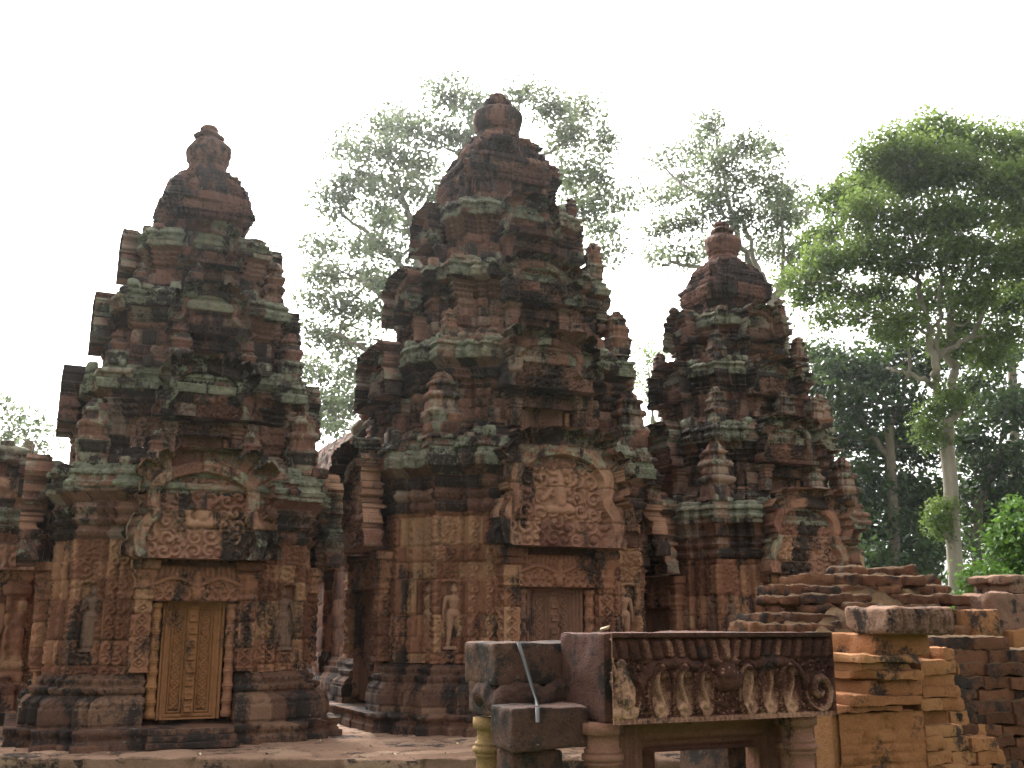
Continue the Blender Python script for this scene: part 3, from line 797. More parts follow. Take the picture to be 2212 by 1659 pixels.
def LV(**k): return k
SIDE = dict(a0=1.33, w1=.84, p1=.20, zpl0=-.05, zpl=.19, opl=.30, levels=[
    LV(a=1.33, w1=.84, p1=.20, wn=.5, zb0=.19, zw0=.76, zw1=2.27, zc0=2.80, zc1=3.14, oc=.17, bs=1.0, niche=(.98, 1.78), fr=.085, wl=.265, rc=.052, xc=.425, pw=.088, zpil=.78,
       xp=.585, zd0=.27, zl0=1.57, zl1=1.97, gap=.06, lout=.06, Wp=.92, zp1=3.34, pout=.17, capk=.36, ch=.16, ah=.84, aw=.17),
    LV(a=1.10, w1=.66, p1=.15, wn=.33, zb0=3.16, zw0=3.40, zw1=3.78, zc0=4.09, zc1=4.40, oc=.17, bs=.5, fr=.06, wl=.17, rc=.03, xc=.28, pw=.06, zpil=3.34,
       xp=.40, zd0=3.26, zl0=3.56, zl1=3.70, gap=.04, lout=.05, Wp=.66, zp1=4.52, pout=.16, capk=.5, ch=.14, ah=.66, aw=.14),
    LV(a=.88, w1=.54, p1=.11, wn=.25, zb0=4.42, zw0=4.60, zw1=4.98, zc0=5.24, zc1=5.50, oc=.15, bs=.4, fr=.05, wl=.12, rc=.02, xc=.2, pw=.05, zpil=4.56,
       xp=.31, zd0=4.50, zl0=4.72, zl1=4.84, gap=.03, lout=.04, Wp=.54, zp1=5.58, pout=.14, capk=.5, ch=.12, ah=.58, aw=.12),
    LV(a=.66, w1=.42, p1=.08, wn=.20, zb0=5.52, zw0=5.66, zw1=5.90, zc0=6.14, zc1=6.42, oc=.14, bs=.35, fr=.04, wl=.10, rc=.02, xc=.15, pw=.04, zpil=5.62,
       xp=.25, zd0=5.58, zl0=5.76, zl1=5.86, gap=.03, lout=.04, Wp=.42, zp1=6.50, pout=.12, capk=.5, ch=.10, ah=.42, aw=.09)],
    bell=dict(a=.50, prof=[(6.36, .52, 0), (6.44, .50, 2), (6.50, .50, 0), (6.52, .46, 1), (6.72, .46, 0), (6.73, .50, 2), (6.79, .52, 0), (6.80, .56, 5), (6.98, .575, 0), (7.0, .545, 2), (7.10, .53, 0), (7.11, .50, 5), (7.22, .49, 0), (7.23, .455, 2), (7.31, .44, 0), (7.32, .40, 2), (7.40, .39, 0), (7.41, .355, 2), (7.48, .34, 0), (7.49, .29, 0), (7.55, .27, 0), (7.57, .2, 0), (7.62, .15, 0)]),
    finial=[(7.56, .25), (7.63, .26), (7.64, .235), (7.69, .24), (7.70, .26), (7.73, .26), (7.76, .28), (7.84, .30), (7.91, .315), (7.97, .30), (8.03, .25), (8.06, .18), (8.08, .155), (8.11, .15), (8.125, .20), (8.15, .205), (8.175, .19), (8.19, .135), (8.22, .115), (8.24, .13), (8.28, .125), (8.31, .09), (8.325, .05)])
MAIN = dict(a0=1.55, w1=.98, p1=.34, zpl0=-.05, zpl=.22, opl=.34, levels=[
    LV(a=1.55, w1=.98, p1=.34, wn=.58, zb0=.22, zw0=.82, zw1=2.76, zc0=3.34, zc1=3.74, oc=.20, bs=1.0, niche=(.98, 1.86), fr=.10, wl=.31, rc=.062, xc=.50, pw=.105, zpil=.84,
       xp=.69, zd0=.30, zl0=1.78, zl1=2.20, gap=.08, lout=.08, Wp=1.10, zp1=3.86, pout=.20, capk=.36, ch=.18, ah=.92, aw=.20),
    LV(a=1.36, w1=.82, p1=.24, wn=.42, zb0=3.76, zw0=4.00, zw1=4.48, zc0=4.86, zc1=5.18, oc=.20, bs=.5, fr=.07, wl=.22, rc=.035, xc=.35, pw=.07, zpil=3.94,
       xp=.50, zd0=3.86, zl0=4.22, zl1=4.38, gap=.05, lout=.06, Wp=.80, zp1=5.30, pout=.18, capk=.5, ch=.16, ah=.72, aw=.155),
    LV(a=1.12, w1=.68, p1=.19, wn=.32, zb0=5.20, zw0=5.42, zw1=5.88, zc0=6.16, zc1=6.44, oc=.17, bs=.45, fr=.06, wl=.16, rc=.02, xc=.2, pw=.06, zpil=5.36,
       xp=.39, zd0=5.30, zl0=5.60, zl1=5.74, gap=.04, lout=.05, Wp=.64, zp1=6.52, pout=.15, capk=.5, ch=.14, ah=.60, aw=.125),
    LV(a=.86, w1=.54, p1=.12, wn=.24, zb0=6.46, zw0=6.64, zw1=6.98, zc0=7.24, zc1=7.52, oc=.15, bs=.4, fr=.05, wl=.12, rc=.02, xc=.15, pw=.05, zpil=6.60,
       xp=.30, zd0=6.54, zl0=6.78, zl1=6.90, gap=.03, lout=.05, Wp=.50, zp1=7.60, pout=.13, capk=.5, ch=.12, ah=.40, aw=.095)],
    bell=dict(a=.70, prof=[(7.46, .74, 0), (7.55, .72, 2), (7.64, .72, 0), (7.66, .66, 1), (7.98, .66, 0), (7.99, .70, 2), (8.08, .71, 0), (8.09, .75, 5), (8.30, .76, 0), (8.32, .715, 2), (8.42, .70, 0), (8.43, .66, 5), (8.56, .64, 0), (8.57, .59, 2), (8.67, .58, 0), (8.68, .53, 5), (8.78, .51, 0), (8.79, .47, 2), (8.88, .45, 0), (8.89, .40, 0), (8.96, .39, 0), (8.99, .3, 0), (9.02, .2, 0)]),
    finial=[(8.96, .36), (9.06, .365), (9.07, .335), (9.13, .34), (9.14, .365), (9.18, .37), (9.2, .385), (9.30, .40), (9.40, .41), (9.46, .39), (9.50, .36), (9.52, .28), (9.55, .22), (9.58, .20), (9.60, .235), (9.66, .245), (9.69, .235), (9.70, .17), (9.76, .16), (9.80, .15), (9.82, .10)])
YT = 14.522; XL = 1.867; SP = 4.456
TOWERS = True
if TOWERS:
    h = pi / 2
    tower('temple_tower', 'red sandstone tower with a tall ochre false door, leftmost of the three', (XL, YT, 0), SIDE, 11, .015, M['door'],
          [(-1.085, 0), (1.085, 0)], {0: [(.93, -.93, 0, 1, 0), (-.93, -.93, 0, .95, 0), (.93, .93, 0, 1, 0), (.42, -1.08, 0, .62, .02), (-.40, -1.08, 0, .55, 0)], 1: [(.95, -.93, 0, 1, .03), (.95, .9, 0, 1, 0), (-.30, -1.09, 0, .9, 0), (-.93, -.93, 0, .7, 0), (.45, -1.09, 0, .6, 0)], 2: [(.95, -.95, 0, 1, .04), (-.93, -.93, 0, .6, 0), (-.2, -1.1, 0, .7, 0)]}, dm2=M['doordark'])
    tower('temple_tower', 'tallest and widest sandstone tower, standing in the middle of the three', (XL + SP + .08, YT, 0), MAIN, 47, .015, M['doordark'],
          [(-1.265, 0), (1.265, 0), (1.265, -h)], {0: [(.93, -.93, 0, 1, 0), (-.93, -.93, 0, 1, 0), (-.93, .93, 0, .8, 0)], 1: [(.97, -.95, 0, 1, 0), (-.95, .9, 0, .7, .1), (-.93, -.93, 0, .6, 0), (.4, -1.1, 0, .6, 0)], 2: [(.96, -.95, 0, 1, .02)], 3: [(.96, -.95, 0, .8, .06)]}, male=True)
    tower('temple_tower', 'dark sandstone tower rising behind the brick heap, rightmost of the three', (XL + 2 * SP, YT, 0), SIDE, 83, .019, M['doordark'],
          [(-1.085, 0), (1.085, 0), (1.085, -h)], {0: [(.93, -.93, 0, 1, 0), (-.93, -.93, 0, 1.1, 0), (.35, -1.08, 0, .8, 0), (.93, .93, 0, .9, 0)], 1: [(.93, -.93, 0, 1, 0), (.78, -.95, 0, .9, .05), (-.93, -.93, 0, .9, 0), (.1, -1.1, 0, .9, 0)], 2: [(.93, -.93, 0, 1, 0), (-.93, .93, 0, .9, 0), (-.93, -.93, 0, .9, 0)], 3: [(.93, -.93, 0, .9, 0), (-.93, .93, 0, 1, 0)]})
# ------------------------------------------------------------------ ground and terrace
def terrace():
    E0 = at_z(20, 1634, 0)[:2]; E1 = at_z(1000, 1636, 0)[:2]
    d = (E1 - E0) / np.linalg.norm(E1 - E0); nrm = np.array([-d[1], d[0]])
    s = np.arange(-6.0, 15.0, .045)
    t1 = np.arange(0, 3.6, .04); t2 = np.arange(3.6, 12, .12)
    t = np.concatenate([np.array([0, 0, 0, 0, 0, 0]), t1, t2])
    zz = np.concatenate([np.array([-.56, -.40, -.24, -.16, -.12, -.03]), 0 * t1, 0 * t2])
    off = np.concatenate([np.array([-.05, -.05, -.05, -.02, .0, .02]) * -1 - .0, t1 * 0, t2 * 0])
    Sg, Tg = np.meshgrid(s, t, indexing='ij')
    X = E0[0] + d[0] * Sg + nrm[0] * Tg; Y = E0[1] + d[1] * Sg + nrm[1] * Tg
    Zg = zz[None] + 0 * Sg
    X = X + nrm[0] * off[None]; Y = Y + nrm[1] * off[None]
    dj, tone = masonry(X, Y, 5, .42, .62, .014, .022, .016)
    dz = dj + fbm(X * 3, Y * 3, 0 * X, 4, 4) * .018
    db, tb = masonry(Sg, Zg, 9, .6, .8, .03, .02, .03)
    edge = np.arange(len(t))[None] < 6
    Zg = Zg + np.where(edge, 0, dz - .012)
    out = np.where(edge, db + fbm(X * 5, Y * 5, Zg * 5, 8, 3) * .02, 0)
    X = X - nrm[0] * out; Y = Y - nrm[1] * out
    V = np.stack([X, Y, Zg], -1).reshape(-1, 3)
    idx = np.arange(X.size).reshape(X.shape)
    Q = np.stack([idx[:-1, :-1], idx[1:, :-1], idx[1:, 1:], idx[:-1, 1:]], -1).reshape(-1, 4)
    o = mesh_obj('terrace', V, Q, M['paving'], None, None, np.where(edge, tb, tone).ravel(), np.where(edge, .4, .1).repeat(1, 0).ravel() if False else np.broadcast_to(np.where(edge, .45, .12), X.shape).ravel())
    tag(o, kind='structure')
terrace()
g = np.concatenate([-np.geomspace(2500, 12, 24), np.linspace(-10, 10, 60), np.geomspace(12, 2500, 24)])
GX, GY = np.meshgrid(g + 4, g + 8, indexing='ij')
GZ = -.5 + fbm(GX * .6, GY * .6, 0 * GX, 3, 3) * .05
idx = np.arange(GX.size).reshape(GX.shape)
gr = mesh_obj('ground', np.stack([GX, GY, GZ], -1).reshape(-1, 3), np.stack([idx[:-1, :-1], idx[1:, :-1], idx[1:, 1:], idx[:-1, 1:]], -1).reshape(-1, 4), M['earth'])
tag(gr, kind='structure')

# ------------------------------------------------------------------ halls
def rect(x0, x1, y0, y1): return [(x0, y0, 1), (x1, y0, 1), (x1, y1, 1), (x0, y1, 1)]
def hall_behind():
    cx = XL + SP + .08
    r = empty('temple_hall', (cx, 19.2, 0)); tag(r, 'low vaulted stone hall glimpsed behind the gap between the left and middle towers', 'temple hall')
    hw, y0, y1 = 1.62, -2.9, 3.6
    rel = lambda e, u, L, s, z, zn, tt: np.where(zn == 1, .022 * scroll(np.mod(s, .5) - .25, z, .2, 3) * (np.mod(s, .5) < .4), np.where(zn == 2, .01 * petals(s, tt, .07), 0))
    w = loft_obj('wall', M['base'], r, rect(-hw, hw, y0, y1), [(0, .3, 0, .3), (.2, .3, 4, .3)] + base_prof(.21, .8, 1)[:] + [(.8, 0, 1, .1), (2.6, 0, 0, .1)], .03, 5, rel, ch=.3, bl=.5)
    loft_obj('cornice', M['cornice'], w, rect(-hw, hw, y0, y1), cap_prof(2.6, 3.2, 3.5, .18), .03, 6, rel, jit=.02, er=.014)
    # corbelled vault of small blocks
    th = np.linspace(0, pi, 70); yy = np.linspace(y0 + .1, y1, 160)
    TH, YY = np.meshgrid(th, yy, indexing='ij')
    arc = th[:, None] * 1.9 + 0 * YY
    d, tone = masonry(YY, arc, 21, .13, .24, .03, .014, .02, .04)
    R = 1 + d
    X = -(hw + .05) * np.cos(TH) * R; Z = 3.46 + 1.65 * np.sin(TH) ** .8 * R
    idx = np.arange(X.size).reshape(X.shape)
    V = np.stack([X, YY, Z], -1).reshape(-1, 3)
    Q = np.stack([idx[:-1, :-1], idx[:-1, 1:], idx[1:, 1:], idx[1:, :-1]], -1).reshape(-1, 4)
    mesh_obj('vault_roof', V, Q, M['upper'], r, None, tone.ravel(), np.full(len(V), .25))
    mb = MB()
    for i, a in enumerate(np.linspace(.12, pi - .12, 19)):
        x, z = -(hw + .1) * cos(a), 3.48 + 1.72 * sin(a) ** .8
        rock(mb, (x, y0 + .2, z + .06), (.22, .3, .34), 300 + i, 0, .07, .04, 6, 9, lich=.55, tilt=(0, -(pi / 2 - a) * .8))
        rock(mb, (x, y0 + .15, z - .12), (.30, .36, .3), 340 + i, 0, .04, .03, 6, 9, lich=.45, tilt=(0, -(pi / 2 - a) * .8))
    mb.build('gable_rim', M['upper'], r)
    p = pediment('pediment', 1.2, 1.5, 71, M['upper'], r, .03); p.rotation_euler = (0, 0, -pi / 2); p.location = (-hw - .2, 1.1, 2.2)
    for yy in (.2, 2.0, -1.4):
        V, Q, T, tn, lc = loft(rect(-.12, .12, -.16, .16), [(.5, .05, 0, .2), (.8, .05, 0, .2), (.82, 0, 1, .1), (2.0, 0, 0, .2), (2.02, .04, 2, .2), (2.1, .06, 0, .2), (2.14, .02, 0, .2), (2.22, .08, 0, .3), (2.3, .08, 0, .3)], .03, 8, None)
        o = mesh_obj('pilaster', V, Q, M['upper'], r, T, tn, lc); o.location = (-hw - .05, yy, 0)
hall_behind()

def hall_left():
    r = empty('ruined_shrine', (-1.32, 18.3, 0)); tag(r, 'partly visible dark carved shrine at the left edge, behind the left tower', 'shrine')
    hw = 1.62
    pl = plan_cross(hw, 1.15, .16)
    rel = wall_relief(.8, 2.2, (0, 0), 5, True, 9)
    w = loft_obj('wall', M['lower'], r, pl, [(-.05, .3, 0, .3), (.16, .3, 4, .3)] + base_prof(.17, .8, 1) + [(.8, 0, 1, .1), (2.0, 0, 0, .1)], .028, 15, rel, ch=.3, bl=.5, jit=.02, lost=.05)
    loft_obj('cornice', M['upper'], w, pl, cap_prof(2.0, 2.62, 2.98, .2), .028, 16, rel, jit=.05, er=.03, lost=.18)
    u = loft_obj('upper_storey', M['upper'], r, plan_cross(1.16, .76, .06), [(2.9, .1, 0, .4), (3.05, .1, 0, .4), (3.07, 0, 1, .3), (3.42, 0, 0, .3)], .028, 17, rel, jit=.06, er=.03, lost=.2)
    mb = crest(1.2, .8, .1, 3.82, 5, .22)
    V, Q, T, tn, lc = loft(plan_cross(1.16, .76, .06), cap_prof(3.42, 3.62, 3.85, .12), .028, 18, rel, jit=.06, er=.04, lost=.2)
    mb.add(V, Q, T, tn, lc); mb.build('upper_cornice', M['upper'], u)
    for sx in (-1.35, .55, 1.28):
        V, Q, T, tn, lc = loft(rect(-.13, .13, -.12, .12), [(.5, .05, 0, .2), (.8, .05, 0, .2), (.82, 0, 1, .1), (1.7, 0, 0, .2), (1.72, .04, 2, .2), (1.82, .06, 0, .2), (1.86, .02, 0, .2), (1.95, .08, 0, .3), (2.05, .08, 0, .3)], .028, 8, rel)
        o = mesh_obj('pilaster', V, Q, M['lower'], w, T, tn, lc); o.location = (sx, -hw - .12, 0)
    p = pediment('pediment', 1.0, 1.5, 77, M['pedi'], w, .022); p.location = (.75, -hw - .2, 2.05)
hall_left()

# ------------------------------------------------------------------ foreground: carved doorway
GZ0 = -.5
def doorway():
    Y = 4.6
    xl = at_y(1311, 1470, Y)[0]; xr = at_y(1789, 1455, Y)[0]
    zt = (at_y(1311, 1372, Y)[2] + at_y(1789, 1362, Y)[2]) / 2; zb = (at_y(1311, 1566, Y)[2] + at_y(1789, 1543, Y)[2]) / 2
    w = (xr - xl) / 2; cx = (xl + xr) / 2; h = zt - zb; dep = .46
    r = empty('stone_doorway', (cx, Y, GZ0)); tag(r, 'foreground doorway with a dark carved lintel on two turned colonnettes', 'doorway')
    mb = MB(); rock(mb, (0, dep / 2 + .03, (zt + zb) / 2 - GZ0), (2 * w, dep, h), 51, 0, .016, .016, 60, 7, tone=.5, lich=.12, chip=0)
    lb = mb.build('lintel', M['lintel'], r)
    res = .0052
    U, V = grid(-w, w, 0, h, res)
    un, vn = np.abs(U) / w, V / h; sg = np.sign(U)
    tone = .12 + 0 * U
    H = .026 * curls(U, V, .048, 5, 1.6)
    kn = curls(U * 1.0 + 3, V, .027, 9, .1)                      # beads
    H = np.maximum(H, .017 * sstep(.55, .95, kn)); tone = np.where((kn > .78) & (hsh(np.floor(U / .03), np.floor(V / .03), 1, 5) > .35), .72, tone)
    # slanting leaf row at the top
    sl = U - sg * (vn - .65) * .10 - .02 * sg
    pl = np.abs(((sl / .066) % 1) - .5) * 2
    row = (vn > .68) & (vn < .935)
    lf = .036 * np.sqrt(np.clip(1 - pl ** 2, 0, 1)) * sstep(.66, .72, vn) * sstep(.945, .90, vn)
    H = np.where(row, np.maximum(lf, .3 * H), H)
    tone = np.where(row & (pl < .45) & (hsh(np.floor(sl / .066), 3) > .45), .48, np.where(row, .16, tone))
    # garland
    uu = un
    y0 = np.interp(uu, [0, .06, .14, .24, .36, .5, .62, .70, .76, .80], [.40, .38, .47, .60, .655, .655, .62, .52, .36, .18])
    slope = np.abs(np.gradient(y0, axis=0)) / res * h
    dg = np.abs(vn - y0) * h / np.sqrt(1 + np.minimum(slope, 4) ** 2)
    gm = (dg < .030) & (uu < .80)
    H = np.where(gm, .045 * np.sqrt(np.clip(1 - (dg / .030) ** 2, 0, 1)) + .008 * np.cos(U / .012), H)
    tone = np.where(gm, .22, tone)
    # outer scroll
    for c, cy, R, tn in ((.87, .30, .085, .5),):
        dx, dy = (un - c) * w, V - cy * h
        rr = np.hypot(dx, dy * .8); sp = .5 + .5 * np.cos(np.arctan2(dy, dx) + rr / R * 8)
        m = rr < R
        H = np.where(m, .05 * sp * (1 - .2 * rr / R) + .01, H); tone = np.where(m & (sp > .5), tn + .2 * (hsh(np.floor(rr / .03), 3) - .5), tone)
    # hanging pendants
    for c, ww, hh in ((.20, .058, .145), (.385, .062, .15), (.585, .066, .15)):
        dx, dy = (un - c) * w, V - .30 * h
        e = np.hypot(dx / ww, dy / hh + .25 * (dx / ww) * sg * 0)
        ring = np.abs(e - .86)
        m = e < 1
        th = np.arctan2(dy + hh * .45, dx * sg); rr = np.hypot(dx, dy + hh * .45)
        sp = .5 + .5 * np.cos(th * 1 - rr * 110)
        inn = np.maximum(.9 * sstep(.045, .03, rr) * (.55 + .45 * sp), sstep(.22, .05, np.abs(dx / ww - .25 * np.sin(dy / hh * 4))) * (dy > -.05))
        knob = sstep(.022, .010, np.hypot(dx - ww * .3 * sg, dy - hh * .62))
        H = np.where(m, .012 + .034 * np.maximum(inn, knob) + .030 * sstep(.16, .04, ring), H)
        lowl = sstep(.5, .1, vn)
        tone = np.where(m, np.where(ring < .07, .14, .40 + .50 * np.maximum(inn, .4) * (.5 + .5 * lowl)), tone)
    # kneeling figures at the ends and a figure in the middle
    for c, tn in ((-.90, .78),):
        fx = U / w - c
        f = capsules(fx * w, V, [(0, .62 * h, .022, 0, .64 * h, .03, .02), (0, .38 * h, .045, 0, .52 * h, .04, .02), (.02, .25 * h, .05, .01, .30 * h, .05, .02), (-.04, .13 * h, .035, .06, .12 * h, .03, .02), (-.03, .5 * h, .018, -.06, .7 * h, .016, .02), (.03, .5 * h, .018, .06, .38 * h, .016, .02)])
        H = np.maximum(H, f); tone = np.where(f > 0, tn, tone)
    f = capsules(U, V, [(0, .86 * h, .022, 0, .88 * h, .02, .02), (0, .72 * h, .035, 0, .80 * h, .03, .02), (-.06, .66 * h, .022, .06, .66 * h, .022, .02), (0, .46 * h, .06, 0, .5 * h, .07, .015)])
    H = np.maximum(H, f)
    # borders
    brd = vn > .945
    H = np.where(brd, .048, H); tone = np.where(brd, .10, tone)
    brd = vn < .055
    H = np.where(brd, .03 + .012 * petals(U, vn / .055, .03), H); tone = np.where(brd, .55, tone)
    sd_ = un > .985
    H = np.where(sd_, .05, H); tone = np.where(sd_ & (U < 0), .75, np.where(sd_, .3, tone))
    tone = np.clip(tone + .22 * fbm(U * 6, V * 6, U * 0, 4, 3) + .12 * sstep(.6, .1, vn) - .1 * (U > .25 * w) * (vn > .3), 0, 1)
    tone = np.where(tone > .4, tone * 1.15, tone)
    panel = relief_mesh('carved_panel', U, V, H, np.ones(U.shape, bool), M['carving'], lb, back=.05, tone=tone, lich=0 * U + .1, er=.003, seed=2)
    panel.location = (0, .0, zb - GZ0)
    # colonnettes
    for u_, rad, off in ((1306, .098, .10), (1727, .105, .06)):
        px_ = at_y(u_, 1620, Y + .10)[0] - cx
        hgt = zb - GZ0
        V_, Q_, T_ = lathe(colonnette_prof(hgt, rad * .82), 36, .006, 5)
        o = mesh_obj('colonnette', V_, Q_, M['pink'], r, T_, tone=np.full(len(V_), .55), lich=np.full(len(V_), .1)); o.location = (px_, .12, 0)
    # moulded frame: stepped inwards round the opening
    x0 = at_y(1415, 1640, Y + .3)[0] - cx; x1 = at_y(1640, 1640, Y + .3)[0] - cx; zo = at_y(1520, 1622, Y + .3)[2] - GZ0
    xm = (x0 + x1) / 2; hwid = (x1 - x0) / 2
    U, V = grid(-hwid - .30, hwid + .30, 0, zb - GZ0 + .02, .011)
    d = np.maximum(np.abs(U) - hwid, V - zo)
    H = np.interp(d, [0, .02, .025, .06, .065, .10, .14, .145, .19, .195, .24], [0, 0, .05, .055, .10, .10, .15, .19, .195, .22, .22]) + .01 * np.cos(d * 190) * (d > .15)
    o = relief_mesh('door_frame', U, V, H, d > -.001, M['pink'], r, back=.12, tone=.3 + 0 * V, lich=.05 + 0 * U, er=.006, seed=6); o.location = (xm, .42, 0)
    mb = MB()
    rock(mb, (w - .12, dep + .35, (zb - GZ0) / 2 + .1), (.3, .5, zb - GZ0 + .2), 61, 0, .03, .03, 14, 5, lich=.5)
    mb.build('jamb', M['block'], r)
    return cx, Y, zt
DW = doorway()
def fallen_leaf():
    p = at_y(1307, 1364, 4.72); p[2] = DW[2] + .03
    mb = MB(); 
    t = np.linspace(0, 1, 7); wv = .022 * np.sin(pi * t ** .8)
    for sgn in (-1, 1):
        V = []; Q = []
        for i, tt in enumerate(t):
            V += [(tt * .06 - .03, 0, .004 + .012 * tt), (tt * .06 - .03, sgn * wv[i], .014 + .02 * tt)]
        for i in range(6): Q.append((2 * i, 2 * i + 2, 2 * i + 3, 2 * i + 1))
        mb.add(V, Q, tone=.9)
    o = mb.build('fallen_leaf', M['drypale']); o.location = p; o.location.z = DW[2] + .004
    tag(o, 'small pale dry leaf lying on the lintel top of the foreground doorway', 'leaf')
m, t_, b_ = nodes('dry_leaf'); b_.inputs['Base Color'].default_value = (.55, .44, .28, 1); M['drypale'] = m
fallen_leaf()

# ------------------------------------------------------------------ foreground: broken blocks left of the doorway
def box_at(mb, u0, u1, v0, v1, Y, dep, seed, rz=0, **k):
    a = at_y((u0 + u1) / 2, v0, Y); b = at_y((u0 + u1) / 2, v1, Y)
    x0 = at_y(u0, (v0 + v1) / 2, Y)[0]; x1 = at_y(u1, (v0 + v1) / 2, Y)[0]
    c = ((x0 + x1) / 2, Y + dep / 2, (a[2] + b[2]) / 2)
    rock(mb, c, (abs(x1 - x0), dep, a[2] - b[2]), seed, rz, **k)
    return c, (abs(x1 - x0), dep, a[2] - b[2])
def single(name, label, cat, mat, group=None, **k):
    mb = MB(); c, s = box_at(mb, **k)
    o = mb.build(name, mat); tag(o, label, cat, group)
    return o, c, s
single('stone_block', 'dark stone beam with pale scars under a thin metal strip, left of the carved lintel', 'stone block', M['block'], 'broken stone blocks', u0=1069, u1=1300, v0=1388, v1=1478, Y=5.1, dep=.42, seed=71, rnd=.015, amp=.016, n=40, fr=7, lich=.45)
single('stone_block', 'broken end piece of stone above the yellow colonnette', 'stone block', M['block'], 'broken stone blocks', u0=1066, u1=1106, v0=1470, v1=1550, Y=5.13, dep=.36, seed=75, rnd=.02, amp=.025, n=20, fr=6, lich=.3, chip=2)
single('stone_slab', 'rounded black rough slab wedged between two stone blocks', 'stone slab', M['block'], 'broken stone blocks', u0=1078, u1=1255, v0=1474, v1=1534, Y=5.02, dep=.34, seed=72, rnd=.08, amp=.05, n=30, fr=8, lich=.0, tone=.1)
single('stone_block', 'grey squared stone block with green edge under the rough black slab', 'stone block', M['block'], 'broken stone blocks', u0=1108, u1=1275, v0=1527, v1=1621, Y=4.72, dep=.27, seed=73, rnd=.015, amp=.016, n=36, fr=7, lich=.5)
single('stone_block', 'lowest brownish stone block at the bottom of the photo, right of the yellow colonnette', 'stone block', M['block'], 'broken stone blocks', u0=1108, u1=1222, v0=1620, v1=1840, Y=4.80, dep=.2, seed=74, rnd=.02, amp=.02, n=24, fr=6, lich=.15)
def yellow_col():
    c = at_y(1060, 1600, 5.35); zt = at_y(1060, 1549, 5.35)[2]
    V, Q, T = lathe(colonnette_prof(zt - GZ0, .073), 32, .006, 3)
    o = mesh_obj('turned_colonnette', V, Q, M['yellow'], None, T, tone=np.full(len(V), .6), lich=np.full(len(V), 0.))
    o.location = (c[0], 5.35, GZ0); tag(o, 'short yellow turned stone colonnette under the broken block', 'colonnette')
yellow_col()
def strip():
    mb = MB(); P = [at_y(1118, 1386, 5.30), at_y(1119, 1386, 5.07), at_y(1130, 1420, 5.05), at_y(1145, 1470, 5.0), at_y(1159, 1512, 4.93), at_y(1161, 1530, 4.70), at_y(1161, 1560, 4.69)]
    P = np.array(P); d = np.gradient(P, axis=0); d /= np.linalg.norm(d, axis=1)[:, None]
    sdv = np.array([1, 0, 0]) * .009
    f = np.array([0, -1, 0]) * .005
    V = np.concatenate([P - sdv + f, P + sdv + f, P + sdv - f, P - sdv - f]); n = len(P); Q = []
    for i in range(n - 1):
        for a in range(4): Q.append((a * n + i, ((a + 1) % 4) * n + i, ((a + 1) % 4) * n + i + 1, a * n + i + 1))
    Q += [(0, n, 2 * n, 3 * n), (n - 1, 4 * n - 1, 3 * n - 1, 2 * n - 1)]
    mb.add(V, Q); o = mb.build('metal_strip', M['metal']); tag(o, 'thin grey metal strip bent down over the dark stone beam', 'metal strip')
strip()

# ------------------------------------------------------------------ foreground right: ruined brick structure
def brick_heap():
    rg = random.Random(4)
    r = empty('brick_heap', at_y(1850, 1500, 7.4) * np.array([1, 1, 0]) + np.array([0, 0, GZ0])); tag(r, 'stepped heap of old mossy bricks in front of the right tower', 'brick ruin')
    base = np.array(r.location)
    rows = [(1224, 1243, 1838, 1975), (1243, 1265, 1732, 2020), (1265, 1286, 1695, 2047), (1286, 1305, 1680, 2088), (1305, 1326, 1660, 2090), (1326, 1348, 1648, 2092), (1348, 1372, 1622, 2090), (1372, 1396, 1640, 2000), (1396, 1420, 1640, 1960), (1420, 1445, 1640, 1940), (1445, 1470, 1640, 1920), (1470, 1500, 1640, 1900), (1500, 1530, 1640, 1900), (1530, 1560, 1640, 1880)]
    mb = MB(); k = 0
    for i, (v0, v1, ul, ur) in enumerate(rows):
        u = ul + rg.uniform(-8, 8)
        while u < ur:
            w = rg.uniform(38, 92)
            Y = 7.9 - i * .13 + rg.uniform(-.16, .14)
            if rg.random() < .93:
                box_at(mb, u, min(u + w, ur + 12), v0 + rg.uniform(-3, 3), v1 + 2, Y, .36, 500 + k, rg.uniform(-.09, .09), rnd=rg.uniform(.015, .032), amp=.032, n=18, fr=13, tone=rg.random(), lich=.25, tilt=(rg.uniform(-.05, .05), rg.uniform(-.06, .06)), chip=rg.choice([0, 0, 1]))
            k += 1; u += w + rg.uniform(1, 5)
    mb.V = [v - base for v in mb.V]
    mb.build('brick_courses', M['brick'], r)
    # rubble and earth between the courses
    U, V = grid(-1, 1, 0, 1, .02)
    P0 = np.array([at_y(1632, 1560, 5.75), at_y(2085, 1560, 5.75), at_y(1835, 1240, 7.95), at_y(1975, 1240, 7.95)])
    a = (U + 1) / 2
    B = P0[0][None, None] * (1 - a)[..., None] + P0[1] * a[..., None]; Tt = P0[2][None, None] * (1 - a)[..., None] + P0[3] * a[..., None]
    ext = np.clip(V, 0, 1) ** .75
    X = B * (1 - ext[..., None]) + Tt * ext[..., None]
    X[..., 2] += fbm(X[..., 0] * 5, X[..., 1] * 5, X[..., 2] * 5, 6, 4) * .09 - .03
    idx = np.arange(U.size).reshape(U.shape)
    mesh_obj('rubble', (X - base).reshape(-1, 3), np.stack([idx[:-1, :-1], idx[1:, :-1], idx[1:, 1:], idx[:-1, 1:]], -1).reshape(-1, 4), M['rubble'], r)
M['rubble'] = stone('mossy_rubble', [(.07, .034, .016), (.11, .056, .024), (.15, .085, .034)], lich_amt=.2, dark=.35, gscale=2.5, streak=False, moss=(.085, .048, .02))
brick_heap()

